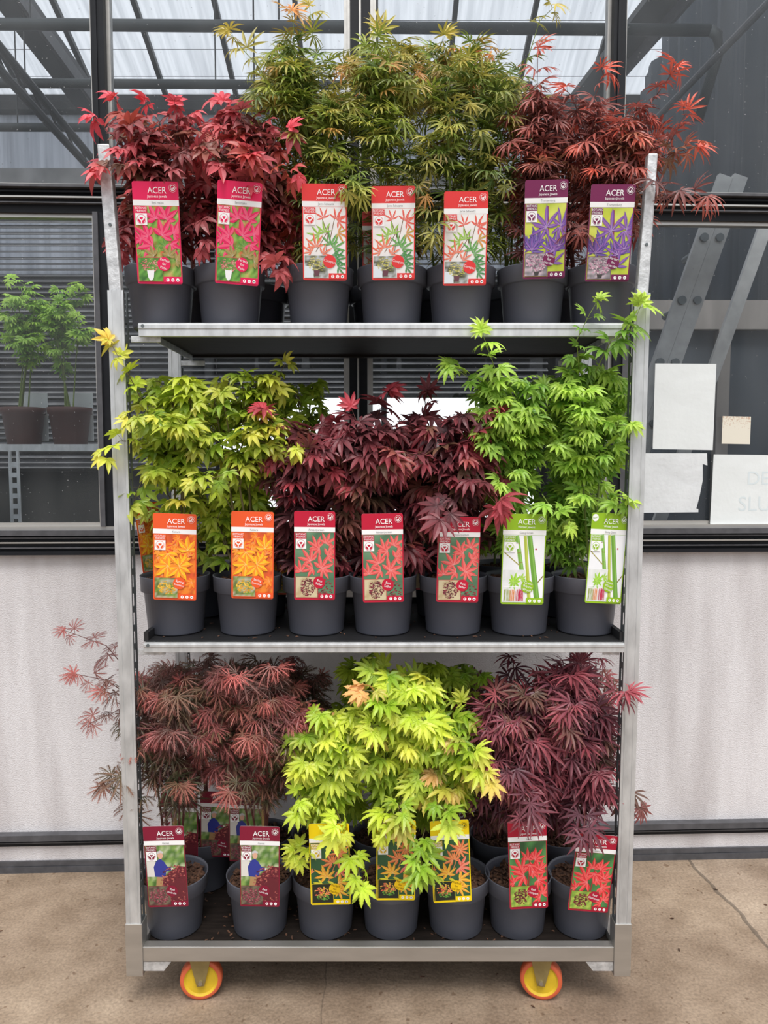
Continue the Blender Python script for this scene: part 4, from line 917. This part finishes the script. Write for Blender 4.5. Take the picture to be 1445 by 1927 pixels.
q = [
 ('crimson', (245, 340), (337, 342), (262, 533), (342, 536), 1.945, 1.90, 'pink tag with pink leaves, leftmost tag on the upper shelf'),
 ('crimson', (408, 337), (495, 345), (406, 533), (485, 538), 1.945, 1.90, 'pink tag with pink leaves, second tag from the left on the upper shelf'),
 ('bronze', (567, 344), (653, 347), (571, 525), (652, 530), 1.945, 1.90, 'salmon-red and white tag, leftmost of the three on the upper shelf front row'),
 ('bronze', (700, 344), (780, 356), (699, 525), (781, 529), 1.945, 1.90, 'salmon-red and white tag, middle of the three on the upper shelf front row'),
 ('bronze', (836, 360), (919, 360), (833, 535), (914, 540), 1.945, 1.90, 'salmon-red and white tag, rightmost and lowest of the three on the upper shelf'),
 ('ember', (989, 335), (1069, 341), (983, 522), (1062, 527), 1.945, 1.90, 'purple tag with violet leaves, fully uncovered, sixth from left on the upper shelf'),
 ('ember', (1112, 345), (1198, 348), (1101, 529), (1181, 531), 1.945, 1.90, 'purple tag with violet leaves, beside the right post on the upper shelf'),
 ('katsura', (286, 966), (371, 967), (290, 1128), (368, 1130), 1.945, 1.93, 'orange tag with golden leaves, leftmost in the middle row front'),
 ('katsura', (434, 964), (516, 961), (437, 1130), (513, 1123), 1.945, 1.93, 'orange tag with golden leaves, second from left in the middle row front'),
 ('wine', (552, 961), (632, 963), (555, 1129), (629, 1128), 1.945, 1.93, 'crimson tag with red leaves on green, leftmost of the three in the middle row'),
 ('wine', (679, 967), (759, 966), (684, 1134), (759, 1132), 1.945, 1.93, 'crimson tag with red leaves on green, centre of the three in the middle row'),
 ('wine', (823, 975), (906, 970), (822, 1132), (898, 1134), 1.945, 1.93, 'crimson tag with red leaves partly under drooping foliage, right of the three'),
 ('green', (947, 967), (1030, 967), (942, 1136), (1021, 1138), 1.945, 1.93, 'lime green tag with green stems facing straight out, left of the two'),
 ('green', (1115, 966), (1183, 966), (1099, 1135), (1168, 1136), 1.945, 1.93, 'lime green tag with green stems turned sideways beside the right post'),
 ('lace', (267, 1556), (346, 1554), (281, 1709), (354, 1703), 1.945, 1.925, 'maroon tag showing a person in blue, in the leftmost bottom row pot'),
 ('lace', (449, 1556), (528, 1555), (454, 1708), (524, 1703), 1.945, 1.925, 'maroon tag showing a person in blue, in the second bottom row pot'),
 ('lime', (580, 1552), (657, 1548), (586, 1707), (659, 1697), 1.945, 1.925, 'yellow tag with orange leaves, leftmost of the three in the bottom row'),
 ('lime', (708, 1545), (783, 1543), (709, 1697), (780, 1690), 1.945, 1.925, 'yellow tag with orange leaves, centre one mostly covered by lime leaves'),
 ('lime', (808, 1545), (882, 1543), (816, 1698), (887, 1696), 1.945, 1.925, 'yellow tag with orange leaves, rightmost of the three in the bottom row'),
 ('plum', (955, 1548), (1028, 1541), (959, 1710), (1031, 1708), 1.945, 1.925, 'dark red tag with bright red leaves, sixth pot of the bottom row'),
 ('plum', (1087, 1570), (1163, 1572), (1067, 1713), (1143, 1716), 1.945, 1.925, 'tilted dark red tag with bright red leaves in the rightmost bottom pot'),
 # tags of the second row
 ('bronze', (682, 395), (762, 400), (682, 548), (762, 552), 2.15, 2.13, 'salmon-red tag standing behind the gap between the first two on the upper shelf'),
 ('bronze', (540, 388), (620, 390), (540, 545), (620, 548), 2.15, 2.13, 'salmon-red tag of the rear row half hidden behind the leftmost salmon-red tag'),
 ('katsura', (264, 942), (284, 950), (282, 1075), (300, 1078), 2.11, 2.12, 'orange tag turned edge-on behind the leftmost orange tag', 1.15),
 ('katsura', (495, 990), (572, 988), (500, 1120), (572, 1118), 2.15, 2.14, 'orange tag of the rear row between the second and third middle-row pots'),
 ('wine', (775, 975), (850, 972), (778, 1110), (850, 1108), 2.15, 2.14, 'crimson tag of the rear row in the dark gap beside the fifth middle-row pot'),
 ('lace', (301, 1492), (372, 1494), (305, 1640), (372, 1640), 2.15, 2.13, 'maroon tag of the rear row rising behind the leftmost bottom tag'),
 ('lace', (376, 1488), (446, 1492), (378, 1610), (444, 1614), 2.19, 2.17, 'maroon tag of the rear row in the gap between the two front maroon tags'),
 ('lace', (430, 1488), (496, 1495), (432, 1620), (496, 1622), 2.15, 2.13, 'maroon tag of the rear row rising behind the second bottom tag'),
]
for k_, t in enumerate(q):
    o = put_tag(*t[:8], yaw=(t[8] if len(t) > 8 else 0))
    if k_ == 13:
        n1 = Pr(); n1.z = .0006; n1.circ(-.40, fy(.055), .085, (252, 252, 250)); n2 = Pr(); n2.z = .0007; n2.text('New', -.40, fy(.055) - .02, .05, (130, 170, 40), 18)
        link('new_sticker', bend_mesh(n1.mb, 'new_sticker', M['print'], .04), o); link('sticker_lettering', bend_mesh(n2.mb, 'sticker_lettering', M['print'], .04), o)

# ------------------------------------------------------------------ potted maples
DESC = {'crimson': 'crimson-leaved', 'bronze': 'olive and bronze fine-leaved', 'ember': 'ember-red fine-leaved', 'katsura': 'yellow-green', 'wine': 'dark wine-red', 'green': 'fresh green',
        'lace': 'maroon lace-leaved', 'lime': 'bright lime', 'plum': 'plum-red narrow-leaved'}
ORD = ['leftmost', 'second', 'third', 'middle', 'fifth', 'sixth', 'rightmost']
def plant(kd, loc, blobs, ntips, label, zmax=9, nstem=4, nodes=3, young=.45, tilt=(0, 0), shoots=(), cane=None, flying=()):
    r = empty('potted_maple', loc, label, 'potted plant', '%s maples in grey pots' % DESC[kd])
    p = link('pot', POTME, r); s = link('soil', random.choice(SOILS), r); s.rotation_euler = (0, 0, random.uniform(0, 6.28))
    F = Foliage(); base = Vector(loc) + Vector((0, 0, .14))
    crown(F, kd, base, blobs, ntips, zmax, nstem, nodes, young)
    for sh in shoots:   # (pts as (px,py,Y) list, nodes, young, size)
        pts = [P(*a) for a in sh[0]]; shoot(F, kd, pts, sh[1], size=sh[3] if len(sh) > 3 else None, young=sh[2], leafy=sh[4] if len(sh) > 4 else .8)
    L = Vector(loc); F.V = [v - np.array(L) for v in F.V]; F.stems.v = [tuple(Vector(v) - L) for v in F.stems.v]
    F.build(r, KIND[kd][4])
    if cane:
        a, b_ = P(*cane[0]) - L, P(*cane[1]) - L; MB().tube([a, a.lerp(b_, .5), b_], .005, 8).build('bamboo_cane', M['cane'], r)
    return r
YP = 2.045; YR = 2.27
def PX(px, Y, z):   # x at depth Y, height z seen at column px
    zc = Y * CT - (z - CAMZ) * ST; return (px - 722.5) / F_ * zc
DENS = 1.45
def row(zs, pxs, specs, rowname, zmax, rz):
    for i, (px, sp) in enumerate(zip(pxs, specs)):
        kd, blobs, n, kw = sp
        plant(kd, (PX(px, YP, zs), YP, zs), blobs, int(n * DENS), '%s potted maple, %s in the %s front row' % (DESC[kd], ORD[i] if i not in (1, 2, 4, 5) else ORD[i] + ' from left', rowname), zmax, **kw)
def back(zs, specs, rowname, zmax):
    for i, sp in enumerate(specs):
        kd, blobs, n, kw = sp
        plant(kd, (-.56 + i * .1865 - .008, YR, zs), blobs, int(n * DENS), '%s potted maple, %s in the %s rear row' % (DESC[kd], ORD[i] if i not in (1, 2, 4, 5) else ORD[i] + ' from left', rowname), zmax, **kw)
YA, YB_ = 2.0, 2.3
top = [
 ('crimson', [(290, 280, 110, 80, 2.0, .14, 3), (270, 430, 60, 90, 2.10, .06, 1.2), (372, 415, 30, 80, 2.08, .05, 1.3)], 32, dict(shoots=[
    ([(260, 300, 2.0), (190, 235, 1.95), (172, 220, 1.95)], 3, 1.3), ([(270, 290, 2.0), (240, 220, 2.0), (212, 182, 2.0)], 3, 1.3), ([(300, 290, 2.0), (300, 230, 2.0), (272, 190, 2.0)], 3, 1.2),
    ([(250, 330, 1.95), (215, 310, 1.92), (185, 320, 1.9)], 3, .8), ([(330, 280, 2.0), (335, 220, 2.0), (330, 195, 2.0)], 3, 1.2), ([(250, 420, 2.05), (215, 440, 2.0), (225, 480, 2.0)], 3, .4)])),
 ('crimson', [(440, 290, 110, 75, 2.0, .14, 3), (450, 425, 110, 90, 2.10, .07, 2.2), (530, 410, 30, 80, 2.06, .05, 1.2), (380, 400, 30, 80, 2.06, .05, .8)], 42, dict(shoots=[
    ([(420, 260, 2.0), (425, 220, 2.0), (420, 190, 2.0)], 2, 1.2), ([(500, 300, 1.95), (520, 260, 1.95), (545, 240, 1.95)], 2, 1.3), ([(500, 330, 1.93), (540, 320, 1.9), (560, 330, 1.9)], 2, .9),
    ([(500, 470, 1.98), (520, 490, 1.94), (525, 510, 1.92)], 2, .2), ([(400, 400, 1.98), (375, 420, 1.95), (380, 470, 1.95)], 2, .3)])),
 ('bronze', [(520, 140, 75, 70, 2.05, .1, 1.3), (560, 220, 100, 130, 2.05, .12, 3), (560, 410, 90, 90, 2.14, .08, 1.6)], 54, dict(young=.55, shoots=[
    ([(540, 250, 2.05), (490, 130, 2.0), (450, 85, 2.0), (430, 60, 2.0)], 5, 1.2), ([(560, 200, 2.05), (555, 100, 2.05), (550, 20, 2.05)], 6, .9), ([(560, 230, 2.0), (500, 190, 2.0), (480, 190, 2.0)], 4, .9), ([(600, 340, 1.95), (655, 330, 1.92), (680, 370, 1.91)], 4, .6)])),
 ('bronze', [(735, 230, 100, 140, 2.05, .12, 3), (740, 420, 90, 80, 2.16, .07, 1.6)], 46, dict(young=.5, shoots=[
    ([(700, 340, 1.96), (660, 330, 1.92), (655, 360, 1.9)], 3, .6), ([(750, 360, 1.96), (780, 345, 1.9), (800, 370, 1.9)], 4, .5), ([(800, 400, 1.96), (812, 400, 1.93), (815, 450, 1.93)], 3, .2)])),
 ('bronze', [(880, 230, 100, 140, 2.05, .12, 3), (880, 420, 90, 80, 2.16, .07, 1.6)], 44, dict(young=.5, shoots=[
    ([(930, 240, 2.05), (990, 120, 2.05), (1015, 40, 2.05), (1045, 10, 2.05)], 6, 1.0), ([(900, 340, 1.97), (930, 320, 1.92), (950, 350, 1.92)], 3, .4)])),
 ('ember', [(1020, 260, 80, 90, 2.05, .12, 3), (1010, 400, 80, 90, 2.14, .06, 1)], 34, dict(shoots=[
    ([(1010, 330, 2.05), (1010, 200, 2.0), (1012, 90, 2.0)], 6, .8, .07), ([(1060, 430, 1.98), (1085, 420, 1.93), (1090, 440, 1.92)], 3, .2)])),
 ('ember', [(1160, 270, 90, 90, 2.02, .12, 3), (1150, 400, 90, 90, 2.14, .06, 1)], 40, dict(young=.7, shoots=[
    ([(1170, 290, 2.0), (1220, 200, 2.0), (1275, 125, 2.0)], 6, 1.4), ([(1180, 300, 2.0), (1260, 270, 1.95), (1295, 205, 1.95)], 4, 1.2), ([(1190, 310, 2.0), (1260, 290, 1.95), (1315, 275, 1.95)], 5, 1.0),
    ([(1190, 330, 1.95), (1260, 360, 1.9), (1330, 380, 1.9)], 5, .4), ([(1130, 260, 2.0), (1120, 180, 2.0), (1140, 130, 2.0)], 4, 1.4), ([(1100, 240, 2.0), (1075, 180, 2.0), (1060, 165, 2.0)], 3, 1.3)])),
]
topb = [
 ('crimson', [(310, 290, 110, 80, 2.3, .1, 1)], 14, {}), ('crimson', [(450, 300, 110, 90, 2.3, .1, 1)], 14, {}),
 ('bronze', [(590, 180, 110, 110, 2.25, .12, 2), (590, 380, 90, 100, 2.28, .1, 1)], 36, {}),
 ('bronze', [(700, 150, 110, 80, 2.25, .12, 2), (700, 350, 100, 110, 2.28, .1, 1.4)], 36, dict(young=.8, shoots=[([(650, 200, 2.2), (590, 80, 2.2), (582, 10, 2.2)], 4, 1.2)])),
 ('bronze', [(840, 140, 110, 60, 2.25, .12, 2), (840, 350, 100, 120, 2.28, .1, 1.4)], 36, dict(young=.8, shoots=[([(840, 200, 2.2), (820, 110, 2.2), (838, 65, 2.2)], 3, 1.4), ([(740, 200, 2.2), (735, 100, 2.2), (710, 50, 2.2)], 4, 1.2)])),
 ('bronze', [(930, 200, 90, 90, 2.25, .12, 2), (960, 380, 80, 100, 2.28, .1, 1.4)], 30, {}),
 ('ember', [(1080, 290, 110, 80, 2.27, .12, 2), (1080, 420, 100, 80, 2.3, .1, 1)], 34, {}),
]
XT = [305, 434, 600, 737, 866, 1000, 1128]
row(ZS_TOP + .001, XT, top, 'top', 9, 0); back(ZS_TOP + .001, topb, 'top', 9)
zm = ZS_TOP - .075
mid = [
 ('katsura', [(320, 810, 80, 110, 2.0, .12, 3), (320, 950, 60, 90, 2.1, .06, 1)], 38, dict(young=.5, shoots=[
    ([(290, 800, 2.0), (250, 720, 1.93), (222, 670, 1.9), (205, 640, 1.9)], 5, 1.0), ([(270, 830, 1.98), (225, 830, 1.9), (190, 862, 1.88)], 4, .9), ([(290, 780, 1.98), (270, 790, 1.92), (240, 790, 1.9)], 4, 1.2), ([(270, 900, 2.0), (255, 930, 1.95), (250, 960, 1.95)], 3, .7)])),
 ('katsura', [(450, 800, 100, 110, 2.0, .12, 3), (420, 960, 100, 100, 2.13, .07, 1.6)], 44, dict(young=.5, shoots=[
    ([(480, 780, 2.05), (520, 720, 2.05), (538, 680, 2.05)], 4, .6), ([(460, 880, 1.96), (400, 900, 1.9), (360, 905, 1.9)], 4, .9), ([(500, 850, 1.96), (540, 840, 1.92), (560, 850, 1.92)], 3, .7)])),
 ('wine', [(580, 870, 90, 70, 2.02, .12, 3), (560, 990, 90, 75, 2.14, .07, 2), (655, 990, 24, 80, 2.06, .05, 1)], 36, dict(shoots=[([(540, 830, 2.0), (510, 790, 1.95), (495, 770, 1.95)], 3, 1.2)])),
 ('wine', [(715, 865, 105, 65, 2.0, .12, 3), (700, 990, 100, 80, 2.14, .07, 2), (790, 990, 26, 80, 2.06, .05, 1)], 42, dict(shoots=[([(700, 830, 2.05), (710, 780, 2.05), (735, 735, 2.05)], 3, 1.0), ([(660, 840, 2.05), (670, 790, 2.0), (660, 765, 2.0)], 3, 1.2)])),
 ('wine', [(850, 860, 85, 75, 2.0, .12, 3), (850, 970, 90, 90, 2.12, .07, 2)], 36, dict(shoots=[
    ([(870, 900, 1.97), (900, 910, 1.9), (940, 955, 1.88)], 4, .8), ([(850, 930, 1.96), (840, 950, 1.9), (820, 985, 1.89)], 3, .3), ([(800, 820, 2.05), (800, 760, 2.1), (805, 735, 2.1)], 3, .1), ([(870, 830, 2.0), (900, 790, 1.93), (935, 775, 1.93)], 4, .8)])),
 ('green', [(960, 820, 80, 130, 2.0, .12, 3), (960, 970, 70, 70, 2.1, .06, .8)], 48, dict(shoots=[
    ([(955, 780, 1.98), (930, 690, 1.9), (905, 620, 1.88)], 6, .9), ([(930, 760, 2.0), (880, 710, 1.97), (845, 685, 1.97)], 4, .5), ([(1020, 930, 1.97), (1040, 960, 1.92), (1070, 990, 1.92)], 3, .8)])),
 ('green', [(1105, 800, 85, 150, 2.0, .12, 3), (1070, 970, 50, 70, 2.1, .06, 2)], 62, dict(shoots=[
    ([(1090, 700, 1.95), (1085, 640, 1.89), (1110, 590, 1.87), (1128, 560, 1.87)], 5, .8, .04, .95), ([(1120, 700, 1.95), (1150, 640, 1.88), (1185, 625, 1.87), (1208, 570, 1.87)], 6, 1.0, .06), ([(1140, 800, 1.97), (1170, 800, 1.9), (1190, 800, 1.9)], 3, .9),
    ([(1150, 950, 1.97), (1165, 950, 1.93), (1180, 940, 1.93)], 3, .8)])),
]
midb = [
 ('katsura', [(330, 770, 90, 90, 2.27, .12, 1)], 16, dict(young=.1)), ('katsura', [(460, 760, 90, 60, 2.27, .12, 1), (450, 930, 90, 90, 2.27, .1, 1)], 24, dict(young=.1)),
 ('katsura', [(550, 760, 80, 70, 2.27, .12, 1)], 10, dict(young=.1)), ('wine', [(640, 900, 90, 70, 2.27, .12, 1)], 20, {}), ('wine', [(790, 880, 90, 90, 2.27, .12, 1)], 24, {}),
 ('green', [(980, 780, 100, 110, 2.27, .12, 1), (960, 940, 80, 80, 2.27, .1, 1)], 34, dict(young=.1)), ('green', [(1110, 760, 90, 120, 2.27, .12, 1), (1090, 940, 80, 80, 2.27, .1, 1)], 34, dict(young=.1)),
]
XM = [332, 467, 596, 720, 852, 976, 1100]
row(ZS_MID + .005, XM, mid, 'middle', zm, 0); back(ZS_MID + .005, midb, 'middle', zm)
zl = ZS_MID - .055
bot = [
 ('lace', [(320, 1370, 100, 110, 2.0, .12, 3)], 34, dict(cane=((330, 1640, 2.04), (328, 1405, 2.06)), shoots=[
    ([(290, 1340, 2.0), (200, 1280, 1.95), (140, 1268, 1.93)], 5, .9, .052), ([(280, 1310, 2.0), (200, 1215, 1.95), (120, 1186, 1.93)], 4, .6, .046), ([(280, 1350, 2.0), (230, 1310, 1.95), (190, 1300, 1.93)], 3, .8, .05), ([(280, 1350, 2.0), (240, 1330, 1.95), (170, 1360, 1.93)], 4, .5, .052), ([(290, 1450, 2.0), (240, 1455, 1.95), (195, 1480, 1.93)], 5, .3), ([(290, 1500, 2.0), (265, 1500, 1.97), (250, 1530, 1.97)], 2, .3)])),
 ('lace', [(480, 1360, 105, 120, 2.0, .12, 3)], 38, dict(cane=((497, 1650, 2.04), (494, 1430, 2.06)), young=.6, shoots=[([(440, 1300, 1.98), (450, 1270, 1.93), (440, 1275, 1.9)], 3, 1.5), ([(470, 1460, 1.98), (450, 1480, 1.93), (430, 1490, 1.92)], 3, .9)])),
 ('lime', [(620, 1430, 80, 95, 1.98, .1, 3)], 26, dict(young=.5, shoots=[([(600, 1500, 1.96), (565, 1500, 1.9), (560, 1530, 1.9)], 3, .2), ([(630, 1520, 1.95), (640, 1540, 1.89), (640, 1580, 1.88)], 3, .9), ([(650, 1600, 1.95), (672, 1620, 1.9), (680, 1670, 1.89)], 4, .1), ([(590, 1590, 1.98), (565, 1600, 1.95), (555, 1610, 1.94)], 2, .1)])),
 ('lime', [(740, 1375, 110, 120, 1.98, .1, 3)], 36, dict(young=.6, shoots=[([(740, 1350, 1.95), (700, 1300, 1.9), (680, 1300, 1.9)], 4, 1.6), ([(760, 1500, 1.94), (750, 1520, 1.88), (745, 1560, 1.88)], 4, .8), ([(740, 1520, 1.94), (720, 1540, 1.88), (715, 1580, 1.88)], 3, .7)])),
 ('lime', [(830, 1420, 85, 95, 1.98, .1, 3)], 28, dict(young=.6, shoots=[([(850, 1430, 1.95), (890, 1440, 1.9), (925, 1470, 1.89)], 5, .9), ([(830, 1400, 1.95), (870, 1410, 1.9), (900, 1420, 1.89)], 4, .7), ([(800, 1560, 1.95), (790, 1590, 1.89), (795, 1650, 1.88)], 5, .1), ([(820, 1510, 1.94), (835, 1520, 1.89), (850, 1550, 1.88)], 3, 1.0)])),
 ('plum', [(980, 1400, 90, 120, 1.99, .11, 3)], 50, dict(shoots=[([(990, 1480, 1.95), (990, 1500, 1.89), (985, 1545, 1.88)], 4, .4)])),
 ('plum', [(1095, 1380, 75, 140, 2.0, .11, 3)], 50, dict(shoots=[([(1130, 1330, 1.96), (1165, 1310, 1.9), (1185, 1300, 1.88)], 3, .9), ([(1140, 1480, 1.97), (1180, 1500, 2.0), (1205, 1520, 2.0)], 3, .3), ([(1100, 1520, 1.96), (1100, 1545, 1.9), (1100, 1580, 1.88)], 4, .2)])),
]
botb = [
 ('lace', [(360, 1300, 100, 70, 2.27, .12, 1)], 18, {}), ('lace', [(480, 1290, 100, 70, 2.27, .12, 1), (470, 1450, 80, 70, 2.27, .1, .6)], 22, {}), ('lace', [(560, 1310, 70, 80, 2.25, .12, 1)], 14, {}),
 ('lime', [(680, 1300, 90, 70, 2.25, .12, 1), (600, 1480, 70, 60, 2.25, .1, .8)], 22, dict(young=.1)), ('lime', [(840, 1290, 80, 60, 2.2, .12, 1), (780, 1480, 90, 60, 2.25, .1, .8)], 22, dict(young=.1)),
 ('plum', [(940, 1330, 100, 100, 2.2, .12, 1.4), (930, 1500, 70, 60, 2.22, .1, .8)], 28, {}), ('plum', [(1080, 1310, 90, 80, 2.25, .12, 1), (1080, 1480, 80, 70, 2.25, .1, .7)], 28, {}),
]
XB = [330, 490, 613, 736, 858, 973, 1092]
row(ZBASE + .001, XB, bot, 'bottom', zl, 0); back(ZBASE + .001, botb, 'bottom', zl)

# ------------------------------------------------------------------ plants on a staging shelf inside the greenhouse
st = empty('staging_shelf', (-2.2, 3.25, 0), 'galvanised staging shelf with slotted upright inside the left window', 'shelf')
zs = P(80, 836, 3.25).z
MB().box(-.5, 1.1, 0, .45, zs - .03, zs).build('shelf_deck', M['galv'], st)
mb = MB(); ux = P(22, 900, 3.2).x + 2.2
mb.box(ux - .022, ux - .012, -.03, -.02, 0, zs - .03); mb.box(ux + .012, ux + .022, -.03, -.02, 0, zs - .03)
z = .02
while z < zs - .06: mb.box(ux - .012, ux + .012, -.03, -.02, z, z + .02); z += .045
mb.build('slotted_upright', M['galv'], st)
M['pot_brown'] = mat('dark_red_brown_pot', (86, 52, 46), .6, 0, .1, 10)
for k, (px, w) in enumerate(((40, 1), (128, 1))):
    c = P(px, 836, 3.35); r = empty('potted_maple', (c.x, 3.38, zs + .001), ['pale green maple in a brown pot by the left photo edge inside the greenhouse', 'pale green maple in a brown pot nearer the window frame inside the greenhouse'][k], 'potted plant', 'pale green maples inside the greenhouse')
    MB().lathe([(0, .002), (.07, 0), (.088, .135), (.094, .137), (.096, .165), (.09, .165), (.088, .14), (0, .135)], 28).build('pot', M['pot_brown'], r, smooth=True)
    F = Foliage(); base = Vector((c.x, 3.38, zs + .12))
    crown(F, 'green', base, [(px, 640, 60, 50, 3.38, .12, 2), (px, 580, 60, 50, 3.38, .1, 2)], 34, 9, 5, 3, .3)
    L = Vector(r.location); F.V = [v - np.array(L) for v in F.V]; F.stems.v = [tuple(Vector(v) - L) for v in F.stems.v]; F.build(r, 'stem_green')
    t_ = MB().box(-.06, .06, 0, .002, 0, .22).build('back_card', M['paper']); t_.name = 'blank_tag'; t_.location = (c.x + .01, 3.47, zs + .02)
    tag(t_, ['blank white card behind the stems by the left photo edge', 'blank white card behind the stems nearer the left window frame'][k], 'card', 'blank cards inside the greenhouse')

# ------------------------------------------------------------------ small litter
def litter(name, n, x0, x1, y0, y1, z, mk, seed, label, smin, smax):
    r = random.Random(seed); mb = MB()
    for i in range(n):
        s = r.uniform(smin, smax); R = Matrix.Translation((r.uniform(x0, x1), r.uniform(y0, y1), z + .0015)) @ Matrix.Rotation(r.uniform(0, 6.28), 4, 'Z') @ Matrix.Rotation(r.uniform(-.15, .15), 4, 'X')
        mb.add([R @ Vector(v) for v in ((-s, 0, 0), (-s * .3, s * .4, .001), (s, s * .1, 0), (s * .2, -s * .4, .0005), (-s, 0, .0015), (-s * .3, s * .4, .0025), (s, s * .1, .0015), (s * .2, -s * .4, .002))],
               [(3, 2, 1, 0), (4, 5, 6, 7), (0, 1, 5, 4), (1, 2, 6, 5), (2, 3, 7, 6), (3, 0, 4, 7)])
    tag(mb.build(name, M[mk]), label, 'litter', kind='stuff')
litter('leaf_litter', 60, -1.4, 1.5, 1.5, 2.5, 0.0, 'bark', 3, 'small dry leaf crumbs scattered over the concrete', .002, .008)
litter('bark_litter', 420, XL + .06, XR - .06, YF + .035, YB - .05, ZBASE, 'bark', 4, 'bark chips spilt over the dark base board', .003, .009)
litter('bark_litter', 160, -.6, .6, YF + .02, YB - .08, ZS_MID + .004, 'bark', 5, 'bark chips spilt over the black tray on the lower shelf', .003, .007)
